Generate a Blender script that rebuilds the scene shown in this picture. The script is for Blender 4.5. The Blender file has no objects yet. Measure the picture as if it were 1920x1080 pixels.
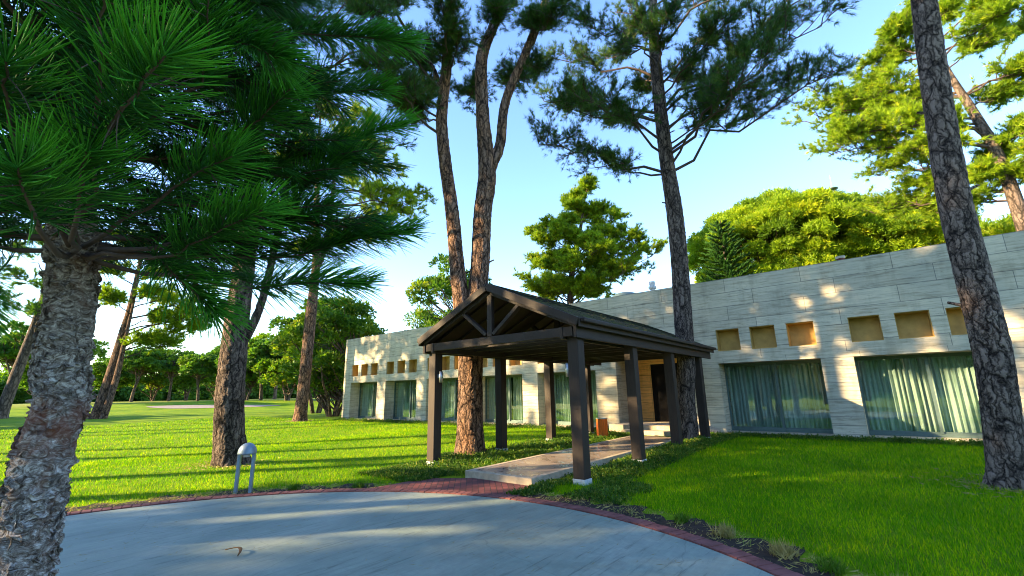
import bpy, math, random
import numpy as np
from mathutils import Vector
S = bpy.context.scene
COL = S.collection
RNG = np.random.default_rng(7)
random.seed(7)

# ---------------------------------------------------------------- camera, sky, sun, exposure
cam = bpy.data.cameras.new('camera'); co = bpy.data.objects.new('camera', cam); COL.objects.link(co)
PITCH, ROLL, YAW, FPX = math.radians(13.3666), math.radians(-1.0635), math.radians(38.9725), 835.39
fw = Vector((-math.sin(YAW)*math.cos(PITCH), math.cos(YAW)*math.cos(PITCH), math.sin(PITCH)))
r0 = Vector((math.cos(YAW), math.sin(YAW), 0)); u0 = r0.cross(fw)
rt = r0*math.cos(ROLL) + u0*math.sin(ROLL); up = -r0*math.sin(ROLL) + u0*math.cos(ROLL)
from mathutils import Matrix
co.matrix_world = Matrix(((rt.x, up.x, -fw.x, 0), (rt.y, up.y, -fw.y, 0), (rt.z, up.z, -fw.z, 1.6), (0, 0, 0, 1)))
cam.sensor_width = 36; cam.lens = FPX/1920*36; cam.clip_start = .05; cam.clip_end = 3000
S.camera = co

SUN_EL, SUN_AZ = math.radians(19.0), math.radians(220.0)      # azimuth clockwise from +Y
sunv = Vector((math.sin(SUN_AZ)*math.cos(SUN_EL), math.cos(SUN_AZ)*math.cos(SUN_EL), math.sin(SUN_EL)))
w = bpy.data.worlds.new('World'); S.world = w; w.use_nodes = True
wn = w.node_tree; bg = wn.nodes['Background']
sky = wn.nodes.new('ShaderNodeTexSky'); sky.sky_type = 'NISHITA'; sky.sun_disc = False
sky.sun_elevation = SUN_EL; sky.sun_rotation = SUN_AZ; sky.air_density = 1.3; sky.dust_density = .1; sky.ozone_density = 3.5
hs = wn.nodes.new('ShaderNodeHueSaturation'); hs.inputs['Saturation'].default_value = 1.08; hs.inputs['Hue'].default_value = .512
wn.links.new(sky.outputs[0], hs.inputs['Color']); wn.links.new(hs.outputs[0], bg.inputs[0]); bg.inputs[1].default_value = .135
sl = bpy.data.lights.new('sun', 'SUN'); so = bpy.data.objects.new('sun', sl); COL.objects.link(so)
sl.energy = 4.8; sl.angle = math.radians(.5); sl.color = (1, .74, .40)
so.rotation_euler = (-sunv).to_track_quat('-Z', 'Y').to_euler()
S.view_settings.view_transform = 'Standard'; S.view_settings.look = 'None'
S.view_settings.exposure = 2.25; S.view_settings.gamma = 1
S.render.engine = 'CYCLES'
S.cycles.filter_width = 1.0; S.cycles.max_bounces = 8; S.cycles.transparent_max_bounces = 12; S.cycles.diffuse_bounces = 4

# ---------------------------------------------------------------- mesh builder
class MB:
    def __init__(s): s.V = []; s.F = {3: [], 4: []}; s.T = []; s.n = 0
    def add(s, V, F, tint=.5):
        V = np.asarray(V, float).reshape(-1, 3); F = np.asarray(F, int)
        s.V.append(V); s.T.append(np.broadcast_to(np.asarray(tint, float), (len(V),)).copy())
        s.F[F.shape[1]].append(F + s.n); s.n += len(V)
    def box(s, a, b, tint=.5):
        x0, y0, z0 = a; x1, y1, z1 = b
        V = [(x0,y0,z0),(x1,y0,z0),(x1,y1,z0),(x0,y1,z0),(x0,y0,z1),(x1,y0,z1),(x1,y1,z1),(x0,y1,z1)]
        s.add(V, [(0,3,2,1),(4,5,6,7),(0,1,5,4),(1,2,6,5),(2,3,7,6),(3,0,4,7)], tint)
    def hexa(s, V, tint=.5):
        s.add(V, [(0,3,2,1),(4,5,6,7),(0,1,5,4),(1,2,6,5),(2,3,7,6),(3,0,4,7)], tint)
    def bar(s, p, q, w, h, up=(0,0,1), tint=.5):      # beam from p to q, w wide, h high
        p, q = Vector(p), Vector(q); d = (q-p).normalized(); sd = d.cross(Vector(up)).normalized(); u = sd.cross(d)
        V = []
        for e in (p, q):
            for a, b in ((-1,-1),(1,-1),(1,1),(-1,1)): V.append(tuple(e + sd*(a*w/2) + u*(b*h/2)))
        s.add(V, [(0,1,2,3),(7,6,5,4),(0,4,5,1),(1,5,6,2),(2,6,7,3),(3,7,4,0)], tint)
    def tube(s, P, R, n=6, tint=.5, cap=True):
        P = np.asarray(P, float); R = np.broadcast_to(np.asarray(R, float), (len(P),))
        T = np.gradient(P, axis=0); T /= np.linalg.norm(T, axis=1)[:, None] + 1e-9
        up = np.array([0, 0, 1.]) if abs(T[0][2]) < .9 else np.array([1., 0, 0])
        A = np.cross(T, up); A /= np.linalg.norm(A, axis=1)[:, None] + 1e-9; B = np.cross(T, A)
        th = np.arange(n)*2*math.pi/n
        V = P[:, None] + R[:, None, None]*(A[:, None]*np.cos(th)[None, :, None] + B[:, None]*np.sin(th)[None, :, None])
        i = np.arange(len(P)-1)[:, None]*n; j = np.arange(n)[None, :]; k = (j+1) % n
        F = np.stack([i+j, i+k, i+n+k, i+n+j], -1).reshape(-1, 4)
        V = V.reshape(-1, 3)
        s.add(V, F, tint)
        if cap:
            m = len(P)*n
            s.add(np.vstack([V[:n], P[:1]]), [(( q+1) % n, q, n) for q in range(n)], tint)
            s.add(np.vstack([V[m-n:m], P[-1:]]), [(q, (q+1) % n, n) for q in range(n)], tint)
    def lathe(s, c, prof, n=24, tint=.5):             # prof: (r, z) bottom to top
        c = np.array(c, float); th = np.arange(n)*2*math.pi/n
        V = np.array([[(c[0]+r*math.cos(t), c[1]+r*math.sin(t), c[2]+z) for t in th] for r, z in prof]).reshape(-1, 3)
        m = len(prof); i = np.arange(m-1)[:, None]*n; j = np.arange(n)[None, :]; k = (j+1) % n
        s.add(V, np.stack([i+j, i+k, i+n+k, i+n+j], -1).reshape(-1, 4), tint)
    def build(s, name, mat, parent=None, smooth=False, bevel=0, loc=None):
        V = np.vstack(s.V); T = np.concatenate(s.T)
        me = bpy.data.meshes.new(name)
        f3 = np.vstack(s.F[3]) if s.F[3] else np.zeros((0, 3), int)
        f4 = np.vstack(s.F[4]) if s.F[4] else np.zeros((0, 4), int)
        if loc is not None: V = V - np.array(loc)
        me.vertices.add(len(V)); me.vertices.foreach_set('co', V.astype(np.float32).ravel())
        li = np.concatenate([f3.ravel(), f4.ravel()]).astype(np.int32)
        me.loops.add(len(li)); me.loops.foreach_set('vertex_index', li)
        ls = np.concatenate([np.arange(len(f3))*3, len(f3)*3 + np.arange(len(f4))*4]).astype(np.int32)
        me.polygons.add(len(ls)); me.polygons.foreach_set('loop_start', ls)
        me.polygons.foreach_set('use_smooth', np.full(len(ls), smooth))
        at = me.attributes.new('tint', 'FLOAT', 'POINT'); at.data.foreach_set('value', T.astype(np.float32))
        me.update(calc_edges=True); me.validate()
        me.materials.append(mat)
        o = bpy.data.objects.new(name, me); COL.objects.link(o)
        if parent: o.parent = parent
        elif loc is not None: o.location = loc
        if bevel:
            b = o.modifiers.new('bevel', 'BEVEL'); b.width = bevel; b.segments = 2; b.limit_method = 'ANGLE'
        return o

def tag(o, label=None, cat=None, group=None, kind=None):
    if label: o['label'] = label
    if cat: o['category'] = cat
    if group: o['group'] = group
    if kind: o['kind'] = kind
    return o
def thing(name, label, cat, loc=(0,0,0), rz=0, group=None):
    o = bpy.data.objects.new(name, None); COL.objects.link(o); o.location = loc; o.rotation_euler.z = rz
    o.empty_display_size = .2
    return tag(o, label, cat, group)
def copy_tree(o, parent=None):
    c = o.copy(); COL.objects.link(c); c.parent = parent
    for ch in [q for q in bpy.data.objects if q.parent == o]: copy_tree(ch, c)
    return c

# ---------------------------------------------------------------- materials
def N(t, ty, **k):
    n = t.nodes.new('ShaderNode'+ty)
    for a, b in k.items():
        if a in n.inputs.keys() if isinstance(a, str) else False: n.inputs[a].default_value = b
        else: setattr(n, a, b)
    return n
def mat(name, rough=.8, metal=0, spec=.3):
    m = bpy.data.materials.new(name); m.use_nodes = True; t = m.node_tree
    p = t.nodes['Principled BSDF']; p.inputs['Roughness'].default_value = rough; p.inputs['Metallic'].default_value = metal
    p.inputs['Specular IOR Level'].default_value = spec
    return m, t, p
def coords(t, scale=(1,1,1), kind='Object'):
    tc = N(t, 'TexCoord'); mp = N(t, 'Mapping'); mp.inputs['Scale'].default_value = scale
    t.links.new(tc.outputs[kind], mp.inputs['Vector']); return mp.outputs[0]
def noise(t, vec, scale=5, detail=4, rough=.55, dist=0):
    n = N(t, 'TexNoise'); n.inputs['Scale'].default_value = scale; n.inputs['Detail'].default_value = detail
    n.inputs['Roughness'].default_value = rough; n.inputs['Distortion'].default_value = dist
    t.links.new(vec, n.inputs['Vector']); return n.outputs['Fac']
def ramp(t, fac, stops):
    r = N(t, 'ValToRGB'); e = r.color_ramp.elements
    while len(e) < len(stops): e.new(.5)
    for i, (p, c) in enumerate(stops):
        e[i].position = p; e[i].color = (*c, 1) if not isinstance(c, (int, float)) else (c, c, c, 1)
    t.links.new(fac, r.inputs[0]); return r.outputs[0]
def mix(t, fac, a, b, mode='MIX'):
    n = N(t, 'Mix'); n.data_type = 'RGBA'; n.blend_type = mode
    for i, v in ((0, fac), (6, a), (7, b)):
        if isinstance(v, (int, float)): n.inputs[i].default_value = v
        elif isinstance(v, tuple): n.inputs[i].default_value = (*v, 1)
        else: t.links.new(v, n.inputs[i])
    return n.outputs[2]
def math_(t, op, a, b=0.):
    n = N(t, 'Math'); n.operation = op
    for i, v in ((0, a), (1, b)):
        if isinstance(v, (int, float)): n.inputs[i].default_value = v
        else: t.links.new(v, n.inputs[i])
    return n.outputs[0]
def bump(t, p, h, strength=.5, dist=.02):
    b = N(t, 'Bump'); b.inputs['Strength'].default_value = strength; b.inputs['Distance'].default_value = dist
    t.links.new(h, b.inputs['Height']); t.links.new(b.outputs[0], p.inputs['Normal'])

def m_plain(name, c, rough=.6, metal=0, var=.15, scale=8, b=.1):
    m, t, p = mat(name, rough, metal); v = coords(t); f = noise(t, v, scale)
    t.links.new(ramp(t, f, [(.3, tuple(x*(1-var) for x in c)), (.7, tuple(min(1, x*(1+var)) for x in c))]), p.inputs['Base Color'])
    if b: bump(t, p, noise(t, v, scale*6), b, .005)
    return m
def m_wood(name, c, axis=(1,1,.12)):
    m, t, p = mat(name, .62); tc = N(t, 'TexCoord'); g = N(t, 'NewGeometry')
    v = coords(t, (14, 14, 14)); f = noise(t, coords(t, (30*axis[0], 30*axis[1], 30*axis[2])), 1, 6, .65)
    f2 = noise(t, coords(t), 1.5, 3)
    c1 = ramp(t, f, [(.3, tuple(x*.55 for x in c)), (.5, c), (.75, tuple(x*1.5 for x in c))])
    t.links.new(mix(t, .5, c1, ramp(t, f2, [(.3, tuple(x*.8 for x in c)), (.7, tuple(x*1.35 for x in c))])), p.inputs['Base Color'])
    bump(t, p, f, .35, .006); return m
def m_leaf(name, c1, c2, trans=.35, big=.35, c3=None, gloss=.25):
    m, t, p = mat(name, .55, 0, gloss)
    a = N(t, 'Attribute'); a.attribute_name = 'tint'
    col = ramp(t, a.outputs['Fac'], [(0, c1), (.6, c2)] + ([(1, c3)] if c3 else []))
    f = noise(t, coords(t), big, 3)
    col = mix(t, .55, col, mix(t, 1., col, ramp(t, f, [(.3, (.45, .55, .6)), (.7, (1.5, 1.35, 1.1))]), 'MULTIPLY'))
    t.links.new(col, p.inputs['Base Color'])
    tr = N(t, 'BsdfTranslucent'); t.links.new(mix(t, 1., col, (1.25, 1.35, .5), 'MULTIPLY'), tr.inputs[0])
    ms = N(t, 'MixShader'); ms.inputs[0].default_value = trans
    t.links.new(p.outputs[0], ms.inputs[1]); t.links.new(tr.outputs[0], ms.inputs[2])
    t.links.new(ms.outputs[0], t.nodes['Material Output'].inputs['Surface']); return m
def m_bark(name, plate, furrow, sc=(9, 9, 2.6), depth=.02, disp=True, warm=None, edge=.16):
    m, t, p = mat(name, .85, 0, .15)
    tc = N(t, 'TexCoord')
    nz = N(t, 'TexNoise'); nz.inputs['Scale'].default_value = 4.5; nz.inputs['Detail'].default_value = 6; nz.inputs['Roughness'].default_value = .65
    t.links.new(tc.outputs['Object'], nz.inputs['Vector'])
    ma = N(t, 'VectorMath'); ma.operation = 'MULTIPLY_ADD'; ma.inputs[1].default_value = (.26, .26, .40)
    t.links.new(nz.outputs['Color'], ma.inputs[0]); t.links.new(tc.outputs['Object'], ma.inputs[2])
    mp = N(t, 'Mapping'); mp.inputs['Scale'].default_value = sc; t.links.new(ma.outputs[0], mp.inputs['Vector'])
    vo = N(t, 'TexVoronoi'); vo.feature = 'DISTANCE_TO_EDGE'; vo.inputs['Scale'].default_value = 1; vo.inputs['Randomness'].default_value = 1
    t.links.new(mp.outputs[0], vo.inputs['Vector'])
    vo2 = N(t, 'TexVoronoi'); vo2.feature = 'DISTANCE_TO_EDGE'; vo2.inputs['Scale'].default_value = .47; t.links.new(mp.outputs[0], vo2.inputs['Vector'])
    vd = math_(t, 'MINIMUM', math_(t, 'ADD', vo.outputs['Distance'], edge*.28), math_(t, 'MULTIPLY', vo2.outputs['Distance'], 1.5))
    vc = N(t, 'TexVoronoi'); vc.inputs['Scale'].default_value = 1; t.links.new(mp.outputs[0], vc.inputs['Vector'])
    fine = noise(t, coords(t, (1, 1, .45)), 26, 6, .7)
    hgt = ramp(t, math_(t, 'ADD', vd, math_(t, 'MULTIPLY', math_(t, 'SUBTRACT', fine, .5), edge*1.1)), [(0, 0), (edge*.45, .45), (edge*1.8, 1)])
    fine2 = noise(t, coords(t), 70, 4, .7)
    dd = math_(t, 'ADD', vd, math_(t, 'MULTIPLY', math_(t, 'SUBTRACT', fine, .5), edge*1.1))
    pc = mix(t, .35, ramp(t, fine, [(.3, tuple(x*.55 for x in plate)), (.55, plate), (.78, tuple(min(1, x*1.6) for x in plate))]),
             ramp(t, vc.outputs['Color'], [(.2, tuple(x*.7 for x in plate)), (.8, tuple(x*1.25 for x in plate))]))
    if warm: pc = mix(t, ramp(t, noise(t, coords(t, (1, 1, .4)), 2.2, 3), [(.45, 0), (.6, .7)]), pc, warm)
    t.links.new(mix(t, ramp(t, dd, [(edge*.10, 0), (edge*1.25, 1)]), furrow, pc), p.inputs['Base Color'])
    hh = math_(t, 'ADD', math_(t, 'MULTIPLY', hgt, .75), math_(t, 'MULTIPLY', fine, .3))
    if disp:
        d = N(t, 'Displacement'); d.inputs['Scale'].default_value = depth; d.inputs['Midlevel'].default_value = .7
        t.links.new(hh, d.inputs['Height']); t.links.new(d.outputs[0], t.nodes['Material Output'].inputs['Displacement'])
        m.displacement_method = 'BOTH'
        bump(t, p, fine2, .5, .006)
    else: bump(t, p, hh, 1., depth)
    return m

def m_wall(name, tone=None):
    m, t, p = mat(name, .8, 0, .2)
    tc = N(t, 'TexCoord'); sx = N(t, 'SeparateXYZ'); t.links.new(tc.outputs['Object'], sx.inputs[0])
    cx = N(t, 'CombineXYZ'); t.links.new(math_(t, 'ADD', sx.outputs[0], sx.outputs[1]), cx.inputs[0])
    z = math_(t, 'SUBTRACT', sx.outputs[2], -.01+.494*0+5.47-.494*11)
    t.links.new(z, cx.inputs[1])
    def bt(w, h, mort):
        b = N(t, 'TexBrick'); b.offset = .37; b.offset_frequency = 2; b.squash = 1
        b.inputs['Scale'].default_value = 1; b.inputs['Brick Width'].default_value = w; b.inputs['Row Height'].default_value = h
        b.inputs['Mortar Size'].default_value = mort; b.inputs['Mortar Smooth'].default_value = .3; b.inputs['Bias'].default_value = 0
        b.inputs['Color1'].default_value = (.52, .465, .355, 1); b.inputs['Color2'].default_value = (.61, .545, .415, 1)
        b.inputs['Mortar'].default_value = (.26, .245, .21, 1)
        t.links.new(cx.outputs[0], b.inputs['Vector']); return b
    b1 = bt(2.3, .494, .009); b2 = bt(1.9, .247, .007)
    low = ramp(t, math_(t, 'MULTIPLY', sx.outputs[2], .2), [(.53, 1.), (.535, 0.)])
    col = mix(t, low, b1.outputs['Color'], b2.outputs['Color']); fac = mix(t, low, b1.outputs['Fac'], b2.outputs['Fac'])
    vv = coords(t, (.9, .9, 11)); n1 = noise(t, vv, 1.5, 7, .68, .4); n2 = noise(t, coords(t, (2.2, 2.2, 16)), 2.2, 6, .75)
    n3 = noise(t, coords(t), .55, 4, .6); n4 = noise(t, coords(t, (1, 1, .25)), 2.5, 4, .6)
    col = mix(t, 1., col, ramp(t, n1, [(.32, (.62, .6, .56)), (.5, (1, 1, 1)), (.68, (1.18, 1.17, 1.14))]), 'MULTIPLY')
    pits = ramp(t, n2, [(.30, .42), (.40, 1)])
    col = mix(t, 1., col, pits, 'MULTIPLY')
    col = mix(t, 1., col, ramp(t, n3, [(.3, (.8, .82, .83)), (.65, (1.08, 1.05, 1.0))]), 'MULTIPLY')
    col = mix(t, 1., col, ramp(t, n4, [(.33, (.8, .79, .77)), (.5, (1., 1., 1.))]), 'MULTIPLY')
    if tone: col = mix(t, 1., col, tone, 'MULTIPLY')
    t.links.new(col, p.inputs['Base Color'])
    h = math_(t, 'ADD', math_(t, 'MULTIPLY', fac, -1.), math_(t, 'MULTIPLY', pits, .6))
    bump(t, p, h, .6, .012); return m

def m_grassground():
    m, t, p = mat('lawn_ground', .9, 0, .1)
    v = coords(t); f = noise(t, v, .35, 5, .6); f2 = noise(t, v, 30, 5, .7); f3 = noise(t, v, 3, 4)
    c = ramp(t, f, [(.3, (.09, .18, .004)), (.52, (.16, .27, .005)), (.72, (.26, .32, .007))])
    c = mix(t, 1., c, ramp(t, f2, [(.3, (.45, .5, .45)), (.7, (1.35, 1.3, 1.3))]), 'MULTIPLY')
    c = mix(t, 1., c, ramp(t, f3, [(.3, (.78, .82, .8)), (.7, (1.2, 1.14, 1.1))]), 'MULTIPLY')
    sx = N(t, 'SeparateXYZ'); t.links.new(v, sx.inputs[0])
    far = ramp(t, math_(t, 'DIVIDE', math_(t, 'ADD', sx.outputs[0], 500.), 500.), [(.80, 1.), (.83, 0.)])
    c = mix(t, math_(t, 'MULTIPLY', far, .6), c, (.26, .27, .07))
    t.links.new(c, p.inputs['Base Color']); bump(t, p, f2, .9, .03); return m
def m_concrete():
    m, t, p = mat('drive_concrete', .62, 0, .35)
    v = coords(t); a = noise(t, v, .7, 6, .6, .6); b = noise(t, v, 5, 6, .7, 2.2); c = noise(t, v, 60, 4, .7)
    mp = N(t, 'Mapping'); mp.inputs['Rotation'].default_value = (0, 0, .9); mp.inputs['Scale'].default_value = (9, .8, 1)
    tc = N(t, 'TexCoord'); t.links.new(tc.outputs['Object'], mp.inputs['Vector'])
    s = noise(t, mp.outputs[0], 1.6, 6, .7, .8)
    col = ramp(t, a, [(.3, (.155, .200, .165)), (.5, (.215, .258, .210)), (.7, (.285, .315, .26))])
    col = mix(t, 1., col, ramp(t, b, [(.32, (.82, .83, .84)), (.6, (1.1, 1.1, 1.08))]), 'MULTIPLY')
    col = mix(t, 1., col, ramp(t, s, [(.33, (.62, .62, .62)), (.43, (1, 1, 1)), (.75, (1.16, 1.16, 1.16))]), 'MULTIPLY')
    vo = N(t, 'TexVoronoi'); vo.feature = 'DISTANCE_TO_EDGE'; vo.inputs['Scale'].default_value = .42
    wv = N(t, 'VectorMath'); wv.operation = 'MULTIPLY_ADD'; wv.inputs[1].default_value = (.5, .5, 0)
    nz = N(t, 'TexNoise'); nz.inputs['Scale'].default_value = 1.4; nz.inputs['Detail'].default_value = 6; t.links.new(v, nz.inputs['Vector'])
    t.links.new(nz.outputs['Color'], wv.inputs[0]); t.links.new(v, wv.inputs[2]); t.links.new(wv.outputs[0], vo.inputs['Vector'])
    crack = ramp(t, vo.outputs['Distance'], [(0, .8), (.004, 1)])
    col = mix(t, 1., col, crack, 'MULTIPLY')
    t.links.new(col, p.inputs['Base Color'])
    col = mix(t, 1., col, ramp(t, noise(t, v, 45, 3, .8), [(.3, (.80, .80, .80)), (.7, (1.18, 1.18, 1.18))]), 'MULTIPLY')
    st_ = noise(t, v, 2.3, 5, .8, 1.0); col = mix(t, 1., col, ramp(t, st_, [(.28, (.66, .66, .64)), (.40, (1, 1, 1))]), 'MULTIPLY')
    t.links.new(ramp(t, b, [(.3, .45), (.7, .75)]), p.inputs['Roughness'])
    bump(t, p, math_(t, 'ADD', math_(t, 'MULTIPLY', s, .6), math_(t, 'MULTIPLY', c, .35)), .35, .01); return m

M = {}
M['wall'] = m_wall('travertine_wall')
M['warm_lit_wall'] = m_wall('travertine_warm_lit', (1.7, 1.08, .5)); M['door'] = m_plain('door_dark', (.005, .004, .004), .9)  # entrance copy of the stone, the warm glow tinted into its colour
M['niche'] = m_plain('ochre_panel', (.50, .31, .09), .7, 0, .2, 3, .15)
M['frame'] = m_plain('window_frame_metal', (.10, .15, .14), .4, .3, .1)
M['wood'] = m_wood('dark_stained_timber', (.038, .026, .020))
M['woodh'] = m_wood('dark_stained_beam', (.038, .026, .020), (1, .12, 1))
M['grass'] = m_grassground(); M['concrete'] = m_concrete()
M['metal'] = m_plain('bollard_grey_paint', (.23, .30, .36), .45, .35, .12, 12)
M['white'] = m_plain('white_post_base', (.55, .56, .55), .8, 0, .2, 10, .3)
M['kerbbrick'] = m_plain('kerb_brick', (.19, .068, .058), .85, 0, .35, 5, .5)
M['sand'] = m_plain('sand', (.27, .22, .19), .95, 0, .1, 2)
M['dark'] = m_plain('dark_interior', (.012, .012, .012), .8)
M['floor'] = m_plain('interior_floor', (.12, .10, .08), .5)
M['orange'] = m_wood('orange_slat_wood', (.75, .17, .02))
M['silver'] = m_plain('lamp_silver', (.5, .53, .55), .35, .8)
M['stone'] = m_plain('step_stone', (.42, .35, .25), .75, 0, .2, 9, .3)
M['antenna'] = m_plain('antenna_paint', (.42, .42, .40), .5)
M['leafdry'] = m_plain('dry_leaf', (.12, .065, .02), .7)
M['soil'] = m_plain('soil_mulch', (.030, .019, .012), .95, 0, .6, 14, 1.)

def m_brick():
    m, t, p = mat('brick_paving', .8, 0, .25)
    mp = coords(t, (1, 1, 1)); b = N(t, 'TexBrick'); b.inputs['Scale'].default_value = 1; b.inputs['Brick Width'].default_value = .21
    b.inputs['Row Height'].default_value = .105; b.inputs['Mortar Size'].default_value = .006
    b.inputs['Color1'].default_value = (.21, .065, .055, 1); b.inputs['Color2'].default_value = (.12, .045, .042, 1); b.inputs['Mortar'].default_value = (.05, .035, .03, 1)
    r = N(t, 'VectorRotate'); r.rotation_type = 'Z_AXIS'; r.inputs['Angle'].default_value = .8
    t.links.new(mp, r.inputs['Vector']); t.links.new(r.outputs[0], b.inputs['Vector'])
    t.links.new(mix(t, 1., b.outputs['Color'], ramp(t, noise(t, mp, 3, 5), [(.3, (.7, .7, .7)), (.7, (1.3, 1.25, 1.2))]), 'MULTIPLY'), p.inputs['Base Color'])
    bump(t, p, math_(t, 'MULTIPLY', b.outputs['Fac'], -1.), .8, .01); return m
M['brick'] = m_brick()
def m_path():
    m, t, p = mat('path_tiles', .32, 0, .5)
    v = coords(t); b = N(t, 'TexBrick'); b.offset = 0; b.inputs['Scale'].default_value = 1; b.inputs['Brick Width'].default_value = .4
    b.inputs['Row Height'].default_value = .4; b.inputs['Mortar Size'].default_value = .006
    b.inputs['Color1'].default_value = (.20, .155, .125, 1); b.inputs['Color2'].default_value = (.25, .20, .16, 1); b.inputs['Mortar'].default_value = (.1, .08, .07, 1)
    t.links.new(v, b.inputs['Vector'])
    f = noise(t, v, 3, 6, .65)
    t.links.new(mix(t, 1., b.outputs['Color'], ramp(t, f, [(.3, (.7, .7, .72)), (.7, (1.25, 1.2, 1.15))]), 'MULTIPLY'), p.inputs['Base Color'])
    t.links.new(ramp(t, f, [(.35, .18), (.65, .5)]), p.inputs['Roughness'])
    bump(t, p, math_(t, 'MULTIPLY', b.outputs['Fac'], -1.), .4, .004); return m
M['path'] = m_path()
def m_shingle():
    m, t, p = mat('mossy_shingles', .9, 0, .15)
    tc = N(t, 'TexCoord'); sx = N(t, 'SeparateXYZ'); t.links.new(tc.outputs['Object'], sx.inputs[0])
    cx = N(t, 'CombineXYZ'); t.links.new(sx.outputs[1], cx.inputs[0]); t.links.new(sx.outputs[0], cx.inputs[1])
    b = N(t, 'TexBrick'); b.inputs['Scale'].default_value = 1; b.inputs['Brick Width'].default_value = .3; b.inputs['Row Height'].default_value = .16
    b.inputs['Mortar Size'].default_value = .01; b.inputs['Color1'].default_value = (.05, .045, .03, 1); b.inputs['Color2'].default_value = (.085, .075, .05, 1)
    b.inputs['Mortar'].default_value = (.012, .012, .01, 1); t.links.new(cx.outputs[0], b.inputs['Vector'])
    f = noise(t, coords(t), 2.5, 6, .7)
    t.links.new(mix(t, ramp(t, f, [(.48, 0), (.62, .8)]), b.outputs['Color'], (.07, .085, .025)), p.inputs['Base Color'])
    bump(t, p, math_(t, 'MULTIPLY', b.outputs['Fac'], -1.), 1., .02); return m
M['shingle'] = m_shingle()
def m_glass():
    m = bpy.data.materials.new('window_glass'); m.use_nodes = True; t = m.node_tree
    t.nodes.remove(t.nodes['Principled BSDF'])
    g = N(t, 'BsdfGlossy'); g.inputs['Roughness'].default_value = .01; g.inputs['Color'].default_value = (.80, .95, .88, 1)
    tr = N(t, 'BsdfTransparent'); tr.inputs[0].default_value = (.93, .98, .955, 1)
    ge = N(t, 'NewGeometry'); dp = N(t, 'VectorMath'); dp.operation = 'DOT_PRODUCT'; t.links.new(ge.outputs['Incoming'], dp.inputs[0]); t.links.new(ge.outputs['Normal'], dp.inputs[1])
    sch = math_(t, 'POWER', math_(t, 'SUBTRACT', 1., math_(t, 'ABSOLUTE', dp.outputs['Value'])), 4.)
    n = noise(t, coords(t), .9, 2); b = N(t, 'Bump'); b.inputs['Strength'].default_value = .05; b.inputs['Distance'].default_value = .05
    t.links.new(n, b.inputs['Height']); t.links.new(b.outputs[0], g.inputs['Normal'])
    ms = N(t, 'MixShader'); t.links.new(math_(t, 'ADD', math_(t, 'MULTIPLY', sch, .9), .10), ms.inputs[0])
    t.links.new(tr.outputs[0], ms.inputs[1]); t.links.new(g.outputs[0], ms.inputs[2])
    t.links.new(ms.outputs[0], t.nodes['Material Output'].inputs['Surface']); return m
M['glass'] = m_glass()
def m_curtain():
    m, t, p = mat('curtain_cloth', .9, 0, .1)
    p.inputs['Base Color'].default_value = (.50, .57, .52, 1)
    t.links.new(ramp(t, noise(t, coords(t, (6, 6, .3)), 2, 3), [(.25, (.17, .23, .21)), (.75, (.46, .52, .47))]), p.inputs['Base Color']); return m
M['curtain'] = m_curtain()
M['bark_dark'] = m_bark('pine_bark_grey', (.21, .155, .125), (.016, .011, .009), (13, 13, 2.6), .035, edge=.2)
M['bark_big'] = m_bark('pine_bark_plated', (.25, .185, .15), (.016, .011, .009), (13, 13, 4.0), .026, edge=.17)
M['bark_warm'] = m_bark('pine_bark_warm', (.26, .165, .12), (.018, .011, .008), (11.5, 11.5, 2.8), .035, warm=(.36, .19, .10), edge=.19)
M['bark_far'] = m_bark('pine_bark_distant', (.19, .14, .11), (.04, .03, .022), (6, 6, 1.6), .04, disp=False)
M['twig'] = m_plain('twig_bark', (.085, .06, .045), .9, 0, .3, 8)
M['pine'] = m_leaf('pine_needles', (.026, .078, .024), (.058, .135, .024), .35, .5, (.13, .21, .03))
M['pine_sun'] = m_leaf('pine_needles_sunlit', (.09, .18, .012), (.24, .36, .012), .4, .4, (.44, .46, .014))  # lit copy of the needles, sunlight painted into the colour
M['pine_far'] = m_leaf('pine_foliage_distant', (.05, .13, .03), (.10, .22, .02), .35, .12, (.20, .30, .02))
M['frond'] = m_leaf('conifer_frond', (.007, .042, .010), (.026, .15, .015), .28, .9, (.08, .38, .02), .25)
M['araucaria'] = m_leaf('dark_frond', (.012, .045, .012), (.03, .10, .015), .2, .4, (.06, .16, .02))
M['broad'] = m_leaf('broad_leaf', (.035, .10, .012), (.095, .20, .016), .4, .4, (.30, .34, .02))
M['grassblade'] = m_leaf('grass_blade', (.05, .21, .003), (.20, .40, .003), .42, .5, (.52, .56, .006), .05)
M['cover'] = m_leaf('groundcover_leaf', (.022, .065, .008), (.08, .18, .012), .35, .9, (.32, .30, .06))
M['drygrass'] = m_leaf('dry_weed', (.24, .19, .08), (.42, .35, .15), .3, 1., (.20, .32, .05))

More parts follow.
